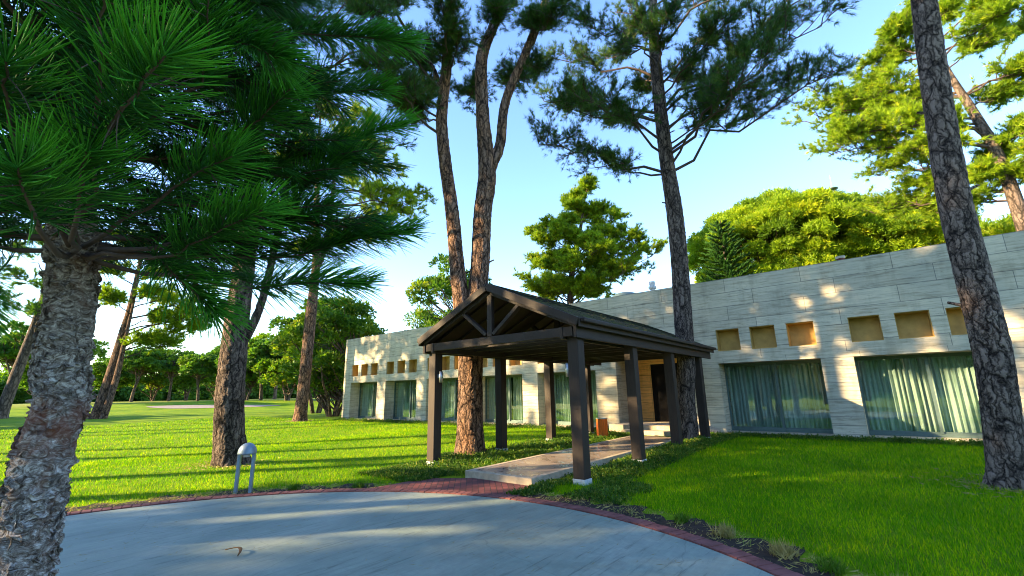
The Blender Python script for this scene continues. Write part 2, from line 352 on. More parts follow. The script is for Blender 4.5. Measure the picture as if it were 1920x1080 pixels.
# ---------------------------------------------------------------- terrain
CX, CY, CR = -4.07, .36, 5.62          # drive circle, outer radius of the brick kerb
def ssn(t): t = np.clip(t, 0, 1); return t*t*(3-2*t)
def hgt(x, y):
    x = np.asarray(x, float); y = np.asarray(y, float); r = np.hypot(x, y)
    mound = .55*np.exp(-(((x+80)/7)**2 + ((y-24)/13)**2))
    return .12*ssn((y-7)/7) + 1.35*ssn((r-50)/65) + mound
def H(x, y): return float(hgt(x, y))
def grid(xs, ys, f, keep=None):
    X, Y = np.meshgrid(xs, ys, indexing='ij'); V = np.stack([X, Y, f(X, Y)], -1).reshape(-1, 3)
    nx, ny = len(xs), len(ys); i = np.arange(nx-1)[:, None]*ny; j = np.arange(ny-1)[None, :]
    F = np.stack([i+j, i+ny+j, i+ny+j+1, i+j+1], -1).reshape(-1, 4); return V, F
xs = np.concatenate([np.linspace(-1500, -200, 10), np.arange(-180, -40, 4), np.arange(-40, 20, 1.5), np.arange(20, 200, 12), np.linspace(220, 1500, 8)])
ys = np.concatenate([np.linspace(-1500, -150, 8), np.arange(-130, -10, 10), np.arange(-10, 40, 1.5), np.arange(40, 180, 6), np.linspace(200, 1500, 10)])
b = MB(); b.add(*grid(xs, ys, hgt)); tag(b.build('ground', M['grass'], smooth=True), kind='structure')

def disc(rin, rout, z, a0=0, a1=2*math.pi, n=160, c=(CX, CY)):
    b = MB(); th = np.linspace(a0, a1, n)
    for k in range(n-1):
        p = [(c[0]+r*math.cos(t), c[1]+r*math.sin(t), z) for r, t in ((rin, th[k]), (rout, th[k]), (rout, th[k+1]), (rin, th[k+1]))]
        b.add(p, [(0, 1, 2, 3)])
    return b
tag(disc(.7, CR-.21, .012).build('drive', M['concrete']), kind='structure')
# bricks of the kerb, set on end
b = MB(); nb = 300
for k in range(nb):
    t0, t1 = 2*math.pi*(k+.04)/nb, 2*math.pi*(k+.96)/nb; dz = random.uniform(-.003, .004); rj = random.uniform(-.006, .006)
    q = [(r*math.cos(t)+CX, r*math.sin(t)+CY) for r, t in ((CR-.2+rj, t0), (CR+rj, t0), (CR+rj, t1), (CR-.2+rj, t1))]
    b.hexa([(x, y, -.05) for x, y in q] + [(x, y, .026+dz) for x, y in q], random.random())
tag(b.build('kerb', M['kerbbrick'], bevel=.004), kind='structure')
# soil beside the kerb, ragged outer edge
def soil_ring():
    b = MB(); n = 420; th = np.linspace(0, 2*math.pi, n+1); rr = []
    for t in th[:-1]:
        wd = .54 + .04*max(0, math.cos(t-.75)) ; rr.append(CR + wd*(.75+.25*math.sin(t*37)+.2*math.sin(t*91+1)+.15*random.random()))
    rr.append(rr[0])
    for k in range(n):
        ins = [(CX+(CR-.21)*math.cos(t), CY+(CR-.21)*math.sin(t), .006) for t in (th[k], th[k+1])]
        out = [(CX+r*math.cos(t), CY+r*math.sin(t), .008) for r, t in ((rr[k], th[k]), (rr[k+1], th[k+1]))]
        b.add([ins[0], out[0], out[1], ins[1]], [(0, 1, 2, 3)])
    th = np.linspace(0, 2*math.pi, 40)
    for k in range(39):
        b.add([(-4.57, .52, .02), (-4.57+.7*math.cos(th[k]), .52+.7*math.sin(th[k]), .014), (-4.57+.7*math.cos(th[k+1]), .52+.7*math.sin(th[k+1]), .014)], [(0, 1, 2)])
    return b
tag(soil_ring().build('soil', M['soil']), kind='structure')
# brick apron between kerb and path
b = MB(); ap = []
for t in np.linspace(math.radians(125.5), math.radians(97), 14): ap.append((CX+(CR-.004)*math.cos(t), CY+(CR-.004)*math.sin(t)))
tops = [(-7.25+ (2.25)*k/13, 6.74 if k > 4 else 6.15+.59*k/5) for k in range(14)]
for k in range(13):
    b.add([(*ap[k], .022), (*ap[k+1], .022), (*tops[k+1], .026), (*tops[k], .026)], [(0, 1, 2, 3)])
tag(b.build('brick_paving', M['brick']), kind='structure')
# raised path to the door
b = MB(); b.hexa([(-6.66, 6.72, -.05), (-5.08, 6.72, -.05), (-5.08, 14.4, -.05), (-6.66, 14.4, -.05), (-6.66, 6.72, .14), (-5.08, 6.72, .14), (-5.08, 14.4, .20), (-6.66, 14.4, .20)])
pth = b.build('path', M['path'], bevel=.008); tag(pth, kind='structure')
b = MB()                                           # paler stone rim on the path's edges
b.hexa([(-6.69, 6.69, -.05), (-5.05, 6.69, -.05), (-5.05, 6.82, -.05), (-6.69, 6.82, -.05), (-6.69, 6.69, .146), (-5.05, 6.69, .146), (-5.05, 6.82, .147), (-6.69, 6.82, .147)])
for xa, xb in ((-6.69, -6.57), (-5.17, -5.05)):
    b.hexa([(xa, 6.823, -.05), (xb, 6.823, -.05), (xb, 14.4, -.05), (xa, 14.4, -.05), (xa, 6.823, .147), (xb, 6.823, .147), (xb, 14.4, .206), (xa, 14.4, .206)])
tag(b.build('path_edging', M['stone'], bevel=.006), kind='structure')
# sand bunker
b = MB(); th = np.linspace(0, 2*math.pi, 60, endpoint=False); bc = np.array([-70.5, 23.0]); e1 = np.array([.42, .91]); e2 = np.array([-.91, .42])
ring = []
for f in (1., .85, .6, .3):
    pts = [bc + e1*(7.4*f*(1+.12*math.sin(3*t))*math.cos(t)) + e2*(3.0*f*(1+.15*math.sin(2*t+1))*math.sin(t)) for t in th]
    ring.append([(p[0], p[1], H(*p)+.04) for p in pts])
V = np.array(ring).reshape(-1, 3); n = 60
F = [(k*n+i, k*n+(i+1) % n, (k+1)*n+(i+1) % n, (k+1)*n+i) for k in range(3) for i in range(n)]
b.add(V, F); b.add([ring[3][i] for i in range(n)] + [(*bc, H(*bc)+.04)], [(i, (i+1) % n, n) for i in range(n)])
tag(b.build('sand_bunker', M['sand'], smooth=True), kind='structure')

# ---------------------------------------------------------------- building
D, TOP, RD = 16.8, 5.47, .68                       # wall plane, parapet height, window recess
BR = thing('stone_clad_building', 'long low building clad in pale grey stone with curtained windows', 'building', (0, 0, 0))
wb = MB(); bays = [(-27.6+3.85*k) for k in range(5)] + [-4.37, -.57, 3.25, 7.07]
OW, OS, OT, NB, NT = 2.98, .28, 2.50, 2.92, 3.67
X0, X1 = -28.5, 12.0
ent = (-8.28, -5.33)
# ground band / lintel band / niche rows / top band as butting blocks
edges = []
for x in bays: edges.append((x, x+OW))
holes = sorted(edges + [ent])
cur = X0
for a, c in holes:
    wb.box((cur, D, -.1), (a, D+1.4, OT)); cur = c
wb.box((cur, D, -.1), (X1, D+1.4, OT))
for a, c in edges: wb.box((a, D+.04, -.1), (c, D+1.4, OS-.12)); 
wb.box((X0, D, OT), (ent[0], D+1.4, NB)); wb.box((ent[1], D, OT), (X1, D+1.4, NB))
wb.box((ent[0], D, 2.93), (ent[1], D+1.4, NB+.02))
nw, ns = .755, 1.085; niches = []
for x in bays:
    for k in range(3): niches.append((x+.03+ns*k, x+.03+ns*k+nw))
cur = X0
for a, c in sorted(niches):
    wb.box((cur, D, NB+.02 if False else NB), (a, D+1.4, NT)) if not (cur < ent[0] < a) else None
    if cur < ent[0] < a:
        wb.box((cur, D, NB), (ent[0], D+1.4, NT)); wb.box((ent[0], D, NB+.02), (ent[1], D+1.4, NT)); wb.box((ent[1], D, NB), (a, D+1.4, NT))
    cur = c
wb.box((cur, D, NB), (X1, D+1.4, NT))
wb.box((X0, D, NT), (X1, D+.35, TOP)); wb.box((X0, D+.35, NT), (X1, D+1.4, 5.0))
# body behind, leaving the rooms hollow
wb.box((X0, D+1.4, -.1), (X0+.3, 30, 5.2)); wb.box((X1-.3, D+1.4, -.1), (X1, 30, 5.2)); wb.box((X0+.3, 29.7, -.1), (X1-.3, 30, 5.2))
wb.box((X0, D+.35, 5.0), (X0+.35, 30, TOP)); wb.box((X1-.35, D+.35, 5.0), (X1, 30, TOP))
wb.build('wall', M['wall'], BR)
b = MB(); b.box((X0+.3, D+1.4, 4.9), (X1-.3, 29.7, 5.05)); b.build('roof_slab', M['stone'], BR)
b = MB(); b.box((X0+.3, D+1.4, -.05), (X1-.3, 29.7, .1)); b.build('floor', M['floor'], BR)
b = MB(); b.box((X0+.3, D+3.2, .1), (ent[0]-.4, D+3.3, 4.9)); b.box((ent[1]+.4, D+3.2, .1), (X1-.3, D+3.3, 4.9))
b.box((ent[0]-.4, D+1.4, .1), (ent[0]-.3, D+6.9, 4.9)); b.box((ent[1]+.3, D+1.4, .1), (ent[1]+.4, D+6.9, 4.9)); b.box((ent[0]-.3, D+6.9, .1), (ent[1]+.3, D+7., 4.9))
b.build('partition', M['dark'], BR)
for a, c in niches:
    b = MB(); e = .003; y0, y1 = D+.06, D+.42; t = .02
    b.box((a, y1, NB), (c, y1+.03, NT)); b.box((a, y0, NB), (a+t, y1, NT)); b.box((c-t, y0, NB), (c, y1, NT))
    b.box((a+t, y0, NB), (c-t, y1, NB+t)); b.box((a+t, y0, NT-t), (c-t, y1, NT))
    mid = a + (c-a)*.55; b.box((mid, y1-.012, NB+t), (c-t, y1, NT-t))
    b.build('niche_panel', M['niche'], BR)
def curtain(x0, x1, y, z0, z1, seed):
    r = random.Random(seed); n = int((x1-x0)/.012); X = np.linspace(x0, x1, n); ph = np.cumsum(np.array([r.uniform(.15, 1.0)**1.5 for _ in X])*1.25)
    amp = .062*(1+.4*np.sin(X*3+seed)); rows = np.linspace(0, 1, 9); V = []
    for q in rows:
        V.append(np.stack([X+.012*np.sin(ph*.5+q*2), y + amp*(.65+.35*q)*np.sin(ph+.25*q*np.sin(X*5)), np.full(n, z1+(z0-z1)*q)], -1))
    V = np.array(V).reshape(-1, 3); i = np.arange(8)[:, None]*n; j = np.arange(n-1)[None, :]
    return V, np.stack([i+j, i+n+j, i+n+j+1, i+j+1], -1).reshape(-1, 4)
for k, x in enumerate(bays):
    y = D+RD; a, c = x, x+OW; fr = MB(); f = .055
    fr.box((a, y, OS-.1), (a+f, y+.09, OT)); fr.box((c-f, y, OS-.1), (c, y+.09, OT)); fr.box((a+f, y, OT-f), (c-f, y+.09, OT)); fr.box((a+f, y, OS-.1), (c-f, y+.09, OS+.03))
    mid = (a+c)/2+.12; fr.box((mid-.035, y-.02, OS+.03), (mid+.035, y+.09, OT-f)); fr.box((mid+.035, y+.03, OS+.03), (c-f, y+.085, OS+.08)); fr.box((a+f, y+.005, OS+.03), (mid-.035, y+.06, OS+.08))
    fr.box((mid+.035, y+.03, OT-f-.045), (c-f, y+.085, OT-f)); fr.box((a+f, y+.005, OT-f-.045), (mid-.035, y+.06, OT-f))
    win = fr.build('window', M['frame'], BR)
    g = MB(); g.box((a+f, y+.028, OS+.08), (mid-.035, y+.036, OT-f-.045)); g.build('glass_pane', M['glass'], win)
    g = MB(); g.box((mid+.035, y+.052, OS+.08), (c-f, y+.060, OT-f-.045)); g.build('glass_pane', M['glass'], win)
    g = MB(); gap = (.0, .05, .3, .1, .2, .0, .02, .0, 0)[k]
    g.add(*curtain(a+.02, mid-gap*.5, y+.24, OS-.05, OT-.01, k)); g.add(*curtain(mid+gap*.5-.03, c-.02, y+.26, OS-.05, OT-.01, k+20))
    g.build('curtain', M['curtain'], win, smooth=True)
    g = MB(); g.box((a+.01, D-.03, OS-.118), (c-.01, y-.002, OS-.06)); g.build('window_sill', M['stone'], win, bevel=.006)
# entrance: back wall, doorway, landing and steps
b = MB(); yb = D+1.3
b.box((ent[0], yb, .42), (-7.37, yb+.12, 2.93)); b.box((-5.55, yb, .42), (ent[1], yb+.12, 2.93)); b.box((-7.37, yb, 2.68), (-5.55, yb+.12, 2.93))
b.build('entrance_wall', M['warm_lit_wall'], BR)
dr = MB(); dr.box((-7.37, yb+.02, .42), (-7.30, yb+.1, 2.68)); dr.box((-5.62, yb+.02, .42), (-5.55, yb+.1, 2.68)); dr.box((-7.30, yb+.02, 2.61), (-5.62, yb+.1, 2.68))
dr.box((-7.30, yb+.04, .42), (-6.49, yb+.08, 2.61)); dr.box((-6.44, yb+.04, .42), (-5.62, yb+.08, 2.61))
door = dr.build('entrance_door', M['door'], BR)
b = MB(); b.box((-6.60, yb-.03, 1.35), (-6.54, yb+.04, 1.75)); b.build('door_handle', M['silver'], door, bevel=.01)
b = MB(); b.box((-6.80, yb+.02, 2.1), (-6.68, yb+.04, 2.38)); b.build('door_notice', M['white'], door)
st = MB(); st.box((ent[0]+.002, D-.9, -.1), (ent[1]-.002, yb, .42)); st.box((-7.6, D-1.35, -.1), (-5.35, D-.902, .27)); 
st.build('entrance_steps', M['stone'], BR, bevel=.01)
st = MB(); st.hexa([(-5.2, D-1.1, -.1), (-4.55, D-1.1, -.1), (-4.55, D-.03, -.1), (-5.2, D-.03, -.1), (-5.2, D-1.1, .36), (-4.55, D-1.1, .14), (-4.55, D-.03, .3), (-5.2, D-.03, .5)])
st.build('step_side_wall', M['stone'], BR, bevel=.01)

# things standing on the roof
def lathe_thing(name, label, cat, loc, parts, group=None):
    t = thing(name, label, cat, loc, 0, group)
    for pn, m, prof in parts:
        b = MB(); b.lathe((0, 0, 0), prof, 20); b.build(pn, m, t, smooth=True)
    return t
lathe_thing('roof_vent', 'small pale capped vent pipe rising above the parapet between pergola and pine', 'vent', (-7.35, 19.1, 5.33),
    [('pipe', M['white'], [(.10, 0), (.10, .72)]), ('cap', M['white'], [(.10, .70), (.17, .74), (.17, .84), (.11, .86), (.13, .95), (.13, 1.06), (0, 1.08)])])
lathe_thing('roof_dome', 'low dark rooflight dome just showing over the parapet', 'skylight', (-9.2, 20.3, 5.17),
    [('curb', M['frame'], [(.85, 0), (.85, .8), (.8, .82)]), ('dome', M['frame'], [(.8, .8)] + [(.8*math.cos(a), .8+.42*math.sin(a)) for a in np.linspace(.1, 1.57, 8)])])
t = thing('antenna_mast', 'thin white mast with a small disc behind the building roof', 'antenna', (-.71, 43, 0))
b = MB(); b.tube([(0, 0, 0), (0, 0, 9), (0, 0, 17.5)], [.05, .045, .035], 10); b.build('mast', M['antenna'], t, smooth=True)
b = MB(); b.lathe((0, 0, 17.45), [(0, -.05), (.38, .02), (.40, .08), (.15, .2), (0, .22)], 16); b.build('disc', M['frame'], t, smooth=True)
b = MB(); b.tube([(0, 0, 17.6), (0, 0, 18.7)], [.05, .02], 8); b.build('rod', M['antenna'], t, smooth=True)
t = lathe_thing('clay_vent_pot', 'small pinkish clay vent pot at the foot of the mast on the parapet', 'vent', (-.45, 18.0, 5.2),
    [('pot', M['kerbbrick'], [(.12, 0), (.10, .55), (.13, .6)]), ('rim', M['stone'], [(.13, .58), (.14, .66), (.05, .68), (0, .68)])])

# ---------------------------------------------------------------- pergola
PG = thing('timber_pergola', 'dark timber gabled pergola roofing the path to the entrance', 'pergola', (-6.46, 7.1, 0))
PO = np.array([-6.46, 7.1, 0.])
def pb(mb, name, m, bevel=.008, parent=PG): return mb.build(name, m, parent, bevel=bevel, loc=PO)
yP = [7.42, 9.87, 12.3, 14.75]; PW = .235
for xp in (-4.46, -8.46):
    for y in yP:
        z = H(xp, y)
        b = MB(); b.box((xp-PW/2, y-PW/2, z+.10), (xp+PW/2, y+PW/2, 2.62)); pst = pb(b, 'post', M['wood'], .012)
        b = MB(); b.box((xp-PW/2-.01, y-PW/2-.01, z-.1), (xp+PW/2+.01, y+PW/2+.01, z+.10)); pb(b, 'post_base', M['white'], .006, pst)
        b = MB()
        b.box((xp+PW/2, y-.09, 2.2) if False else (xp-PW/2-.0, y-PW/2-.0, 2.621), (xp+PW/2, y+PW/2, 2.84)); pb(b, 'post_head', M['wood'], .008, pst)
for xp in (-4.46, -8.46):
    b = MB()
    for s in (-1, 1): b.box((xp+s*.155-.035, 7.16, 2.60), (xp+s*.155+.035, 15.6, 2.83))
    pb(b, 'eave_beam', M['woodh'])
for i, y in enumerate(yP):
    b = MB()
    for s in (-1, 1): b.box((-8.7, y+s*.155-.03, 2.62+.005), (-4.22, y+s*.155+.03, 2.80)) if False else None
    yy = y-.20 if i == 0 else y
    b.box((-8.55, yy-.045, 2.64), (-4.37, yy+.045, 2.82)); pb(b, 'tie_beam', M['woodh'])
    b = MB(); b.box((-6.46-.07, yy-.05, 2.822), (-6.46+.07, yy+.05, 3.80)); pb(b, 'king_post', M['wood'])
    for s in (-1, 1):
        b = MB(); b.bar((-6.46+s*.10, yy, 2.86), (-6.46+s*.88, yy, 3.46), .08, .12, (0, 1, 0)); pb(b, 'brace', M['wood'])
    for s in (-1, 1):
        b = MB(); b.bar((-6.46+s*2.16, yy, 2.84), (-6.46+s*.04, yy, 3.78), .09, .13, (0, 1, 0)); pb(b, 'rafter', M['wood'])
for y in np.arange(8.0, 15.4, .61):
    if min(abs(y-q) for q in yP) < .2: continue
    b = MB(); b.box((-8.29, y-.03, 2.70), (-4.65, y+.03, 2.82)); pb(b, 'ceiling_joist', M['woodh'])
Y0, Y1 = 7.1, 15.67; ZA, ZE = 3.98, 2.95; XE = 2.26
for s in (-1, 1):
    e = -6.46+s*XE
    b = MB(); q = [(-6.46, Y0, ZA), (e, Y0, ZE), (e, Y1, ZE), (-6.46, Y1, ZA)]
    # lapped shingle courses
    nrow = 14
    for k in range(nrow):
        u0_, u1_ = k/nrow, (k+1)/nrow+.01; xa, xb = e+(-6.46-e)*u0_, e+(-6.46-e)*u1_; za, zb = ZE+(ZA-ZE)*u0_, ZE+(ZA-ZE)*u1_
        yy0 = Y0
        while yy0 < Y1-.02:
            yy1 = min(Y1, yy0+random.uniform(.22, .36)); j = random.uniform(0, .008)
            V = [(xa, yy0, za+.0), (xb, yy0, zb-.004), (xb, yy1-.006, zb-.004), (xa, yy1-.006, za), (xa, yy0, za+.022+j), (xb, yy0, zb+.004), (xb, yy1-.006, zb+.004), (xa, yy1-.006, za+.022+j)]
            if s > 0: V = [V[i] for i in (1, 0, 3, 2, 5, 4, 7, 6)]
            b.hexa(V, random.random()); yy0 = yy1
    pb(b, 'roof_shingles', M['shingle'], 0)
    b = MB(); V = [(e, Y0+.02, ZE-.05), (-6.46, Y0+.02, ZA-.05), (-6.46, Y1, ZA-.05), (e, Y1, ZE-.05)]
    V = V + [(x, y, z+.045) for x, y, z in V]
    if s > 0: V = [V[i] for i in (1, 0, 3, 2, 5, 4, 7, 6)]
    b.hexa(V); pb(b, 'roof_boarding', M['woodh'], 0)
    for yy_ in (Y0-.012, Y1+.03):
        b = MB(); b.bar((e+s*.01, yy_, ZE-.07), (-6.46+s*.001, yy_, ZA-.07), .05, .16, (0, 0, 1)); pb(b, 'bargeboard', M['wood'])
    b = MB(); b.box((min(e, e+s*.035), Y0, ZE-.16), (max(e, e+s*.035), Y1, ZE+.0)); pb(b, 'fascia', M['woodh'])
    b = MB(); b.box((min(e+s*.037, e+s*.13), Y0+.03, ZE-.075), (max(e+s*.037, e+s*.13), Y1-.02, ZE+.01)); pb(b, 'gutter', M['woodh'], .02)
    for y in np.arange(Y0+.5, Y1, .61):
        if min(abs(y-q) for q in (7.22, *yP[1:])) < .12: continue
        b = MB(); b.bar((e-s*.02, y, ZE-.09), (-6.46+s*.04, y, ZA-.10), .05, .075, (0, 1, 0)); pb(b, 'common_rafter', M['woodh'], 0)
def spot(x, y, z, s):
    b = MB(); b.box((min(x, x+s*.03), y-.04, z-.05), (max(x, x+s*.03), y+.04, z+.05)); l = pb(b, 'spot_lamp', M['silver'])
    b = MB(); b.lathe((x+s*.08, y, z-.02), [(0, -.13), (.045, -.13), (.05, 0), (.045, .13), (0, .13)], 14); b.build('lamp_tube', M['silver'], l, smooth=True, loc=PO)
spot(-8.46+PW/2, 7.42, 2.05, 1); spot(-4.46-PW/2, 7.42, 2.05, -1)

# ---------------------------------------------------------------- bollard lamp, bin, leaf
t = thing('bollard_lamp', 'grey two-legged garden bollard lamp with a domed head by the kerb', 'bollard lamp', (-8.94, 3.50, 0), math.radians(52))
for s in (-1, 1):
    b = MB(); b.box((s*.115-.024, -.04, -.05), (s*.115+.024, .04, .66)); b.build('leg', M['metal'], t, bevel=.004)
b = MB(); b.lathe((0, 0, .655), [(0, -.012), (.115, -.01), (.15, 0), (.152, .012)] + [(.15*math.cos(a), .02+.165*math.sin(a)) for a in np.linspace(.05, 1.55, 10)] + [(0, .186)], 28)
b.build('domed_head', M['metal'], t, smooth=True)
b = MB(); b.lathe((0, 0, .60), [(0, 0), (.05, .0), (.055, .044)], 20); b.build('lamp_lens', M['white'], t, smooth=True)
bx_, by_ = -7.47, 13.85
t = thing('litter_bin', 'round orange wooden slatted litter bin beside the path near the entrance', 'litter bin', (bx_, by_, H(bx_, by_)))
for k in range(20):
    a = 2*math.pi*k/20; b_ = MB(); c, s = math.cos(a), math.sin(a)
    b_.bar((c*.175, s*.175, .03), (c*.175, s*.175, .62), .05, .018, (c, s, 0)); b_.build('slat', M['orange'], t)
b = MB(); b.lathe((0, 0, 0), [(0, .01), (.160, .01), (.160, .60)], 24); b.build('liner', M['orange'], t, smooth=False)
b = MB(); b.lathe((0, 0, .62), [(.15, 0), (.195, 0), (.195, .03), (.15, .035), (.12, .01), (0, -.02)], 24); b.build('rim', M['silver'], t, smooth=False)
b = MB(); P = []
for k in range(9):
    a = k/8; P.append((-5.77+.33*a, 2.15+.10*math.sin(a*2.6)-.05*a, .02+.03*math.sin(a*3.1)))
V = []; 
for k, p in enumerate(P):
    wd = .014*math.sin(math.pi*(k+.4)/9)+.003; V += [(p[0]-wd*.4, p[1]-wd, p[2]+.008), (p[0], p[1], p[2]), (p[0]+wd*.4, p[1]+wd, p[2]+.01)]
F = []
for k in range(8): F += [(k*3, k*3+1, k*3+4, k*3+3), (k*3+1, k*3+2, k*3+5, k*3+4)]
b.add(V, F); o = b.build('fallen_leaf', M['leafdry'], smooth=True); tag(o, 'curled brown dry leaf lying on the concrete drive', 'leaf')
so_ = o.modifiers.new('thick', 'SOLIDIFY'); so_.thickness = .002
LEAF = o
# ---------------------------------------------------------------- vegetation generators
def nrm(a): return a/(np.linalg.norm(a, axis=-1, keepdims=True)+1e-9)
def smooth_path(P, step=.35):
    P = np.array(P, float); out = []
    n = len(P)
    for i in range(n-1):
        p0, p1, p2, p3 = P[max(i-1, 0)], P[i], P[i+1], P[min(i+2, n-1)]
        k = max(2, int(np.linalg.norm((p2-p1)[:3])/step))
        for t in np.arange(k)/k:
            out.append(.5*((2*p1)+(-p0+p2)*t+(2*p0-5*p1+4*p2-p3)*t*t+(-p0+3*p1-3*p2+p3)*t**3))
    out.append(P[-1]); return np.array(out)
def trunk_mesh(b, pts, n=20, step=.35, flare=.0, wob=.0, cap=True, rs=None):
    Q = smooth_path(pts, step); P, R = Q[:, :3].copy(), np.clip(Q[:, 3].copy(), .01, 9)
    if flare:
        z0 = P[0, 2]; R *= 1 + flare*np.exp(-(P[:, 2]-z0)/.35)
    r = rs or RNG
    m0 = b.n; b.tube(P, R, n, .5, cap)
    if wob:
        V = b.V[0] if False else None
    return P, R
def needle_tris(C, Dr, n, L, W, spread, rng, tint):
    """C,Dr (N,3): every point gets n thin needles fanning round Dr."""
    N_ = len(C)
    d = nrm(np.repeat(Dr, n, 0) + rng.normal(0, spread, (N_*n, 3)))
    c = np.repeat(C, n, 0) + rng.normal(0, .02, (N_*n, 3)); l = L*rng.uniform(.7, 1.15, (N_*n, 1))
    s = nrm(np.cross(d, rng.normal(0, 1, (N_*n, 3))))*W*.5
    V = np.stack([c-s, c+s, c+d*l + rng.normal(0, L*.04, (N_*n, 3))], 1).reshape(-1, 3)
    F = np.arange(N_*n*3).reshape(-1, 3)
    T = np.repeat(np.clip(np.repeat(tint, n) + rng.normal(0, .08, N_*n), 0, 1), 3)
    return V, F, T
def leaf_quads(C, Dr, n, L, W, spread, rng, tint, jit=.1):
    N_ = len(C); d = nrm(np.repeat(Dr, n, 0) + rng.normal(0, spread, (N_*n, 3)))
    c = np.repeat(C, n, 0) + rng.normal(0, jit, (N_*n, 3)); l = L*rng.uniform(.6, 1.2, (N_*n, 1))
    s = nrm(np.cross(d, rng.normal(0, 1, (N_*n, 3))))*W*.5*rng.uniform(.7, 1.2, (N_*n, 1))
    V = np.stack([c, c+d*l*.5+s, c+d*l, c+d*l*.5-s], 1).reshape(-1, 3)
    return V, np.arange(N_*n*4).reshape(-1, 4), np.repeat(np.clip(np.repeat(tint, n)+rng.normal(0, .1, N_*n), 0, 1), 4)

def limb_path(p0, p1, rng, sag=.0, k=7, wig=.05):
    p0, p1 = np.array(p0, float), np.array(p1, float); L = np.linalg.norm(p1-p0); t = np.linspace(0, 1, k)[:, None]
    P = p0+(p1-p0)*t; P[:, 2] += (np.sin(t[:, 0]*math.pi)*sag*L)
    j = rng.normal(0, wig*L, (k, 3)); j[0] = 0; j[-1] *= .3; P += j*np.sin(t*math.pi)
    return P
def pine_limbs(trunkP, targets, wood, rng, r0=.07, sub=9, subL=.32, twig=5, twigL=.45, tufts=3, sag=.05, slope=.45, lim=None, upz=.25, wsides=5):
    """limbs from the trunk to every target; returns tuft centres and directions."""
    C, Dd = [], []
    TP = np.array(trunkP)[:, :3]
    for tg in targets:
        tg = np.array(tg, float)
        hd = np.linalg.norm(TP[:, :2]-tg[:2], axis=1); cost = np.abs((tg[2]-TP[:, 2]) - slope*hd) + .15*hd
        i = int(np.argmin(cost)); p0 = TP[i]; L = np.linalg.norm(tg-p0)
        rr = r0*(.5+.12*L)
        P = limb_path(p0, tg, rng, sag); wood.tube(P, np.linspace(rr, .012, len(P)), wsides, cap=False)
        ax = nrm((tg-p0)[None])[0]
        for s in range(sub):
            t = rng.uniform(.35, 1.) if s else 1.; q = P[min(int(t*(len(P)-1)), len(P)-1)]*1.0
            f = t*(len(P)-1); i0 = min(int(f), len(P)-2); q = P[i0]+(P[i0+1]-P[i0])*(f-i0)
            dv = nrm((ax*.7+rng.normal(0, .62, 3)*np.array([1, 1, .55])+np.array([0, 0, upz]))[None])[0]
            ln = max(.5, subL*L*rng.uniform(.5, 1.)*(1.15-.5*t)); e = q+dv*ln
            S_ = limb_path(q, e, rng, .08, 5, .06); wood.tube(S_, np.linspace(rr*.32, .008, 5), 4, cap=False)
            for w_ in range(twig):
                u = rng.uniform(.3, 1.) if w_ else 1.; f = u*4; i1 = min(int(f), 3); q2 = S_[i1]+(S_[i1+1]-S_[i1])*(f-i1)
                d2 = nrm((dv*.6+rng.normal(0, .65, 3)*np.array([1, 1, .7])+np.array([0, 0, upz]))[None])[0]
                e2 = q2+d2*twigL*rng.uniform(.5, 1.1); wood.tube(np.array([q2, (q2+e2)/2+rng.normal(0, .02, 3), e2]), [.012, .009, .005], 3, cap=False)
                for k in range(tufts):
                    v = 1-k*.28; C.append(q2+(e2-q2)*v+rng.normal(0, .04, 3)); Dd.append(d2+np.array([0, 0, .25]))
    return np.array(C), nrm(np.array(Dd))

def pine(name, label, trunks, targets, bark='bark_dark', leaf='pine', n=12, L=.2, W=.016, seed=1, group=None, sides=20, step=.35, cat='tree', flare=.35, extra=None, **kw):
    base = np.array(trunks[0][0][:3]); base[2] = H(base[0], base[1]); rng = np.random.default_rng(seed)
    t = thing(name, label, cat, tuple(base), 0, group)
    tb = MB(); allP = []
    for i, tr in enumerate(trunks):
        P, R = trunk_mesh(tb, tr, sides, step, flare if i == 0 else 0); allP.append(P)
    if sides > 40:                                   # broken branch stubs
        for k in range(7):
            P = allP[k % len(allP)]; i = int(rng.uniform(.12, .75)*len(P)); a = rng.uniform(0, 6.28); d = np.array([math.cos(a), math.sin(a), .45]); q = P[i]; l = rng.uniform(.28, .42)
            if q[2] < 1.2: continue
            tb.tube(np.array([q, q+d*l*.7, q+d*l]), [.045, .03, .022], 8)
    tb.build('trunk', M[bark], t, smooth=True, loc=base)
    wood = MB(); tp = np.vstack(allP); zmin = kw.pop('zmin', None)
    if zmin: tp = tp[tp[:, 2] > zmin]
    C, Dd = pine_limbs(tp, targets, wood, rng, **kw)
    wood.build('branches', M['twig'], t, smooth=True, loc=base)
    cr = MB(); tint = np.clip(rng.normal(.45, .2, len(C)), 0, 1)
    cr.add(*[a for a in needle_tris(C, Dd, n, L, W, .55, rng, tint)])
    cr.build('crown', M[leaf], t, loc=base)
    return t
def ring_targets(c, z0, z1, r, n, rng, shape='umbrella'):
    out = []
    for k in range(n):
        u = (k+.5)/n; z = z0+(z1-z0)*u; a = k*2.4+rng.uniform(-.4, .4)
        rr = r*(math.sqrt(max(.05, 1-u**2.2)) if shape == 'umbrella' else (1.05-u*.8))*rng.uniform(.6, 1.)
        out.append((c[0]+rr*math.cos(a), c[1]+rr*math.sin(a), z+rng.uniform(-.4, .4)))
    return out

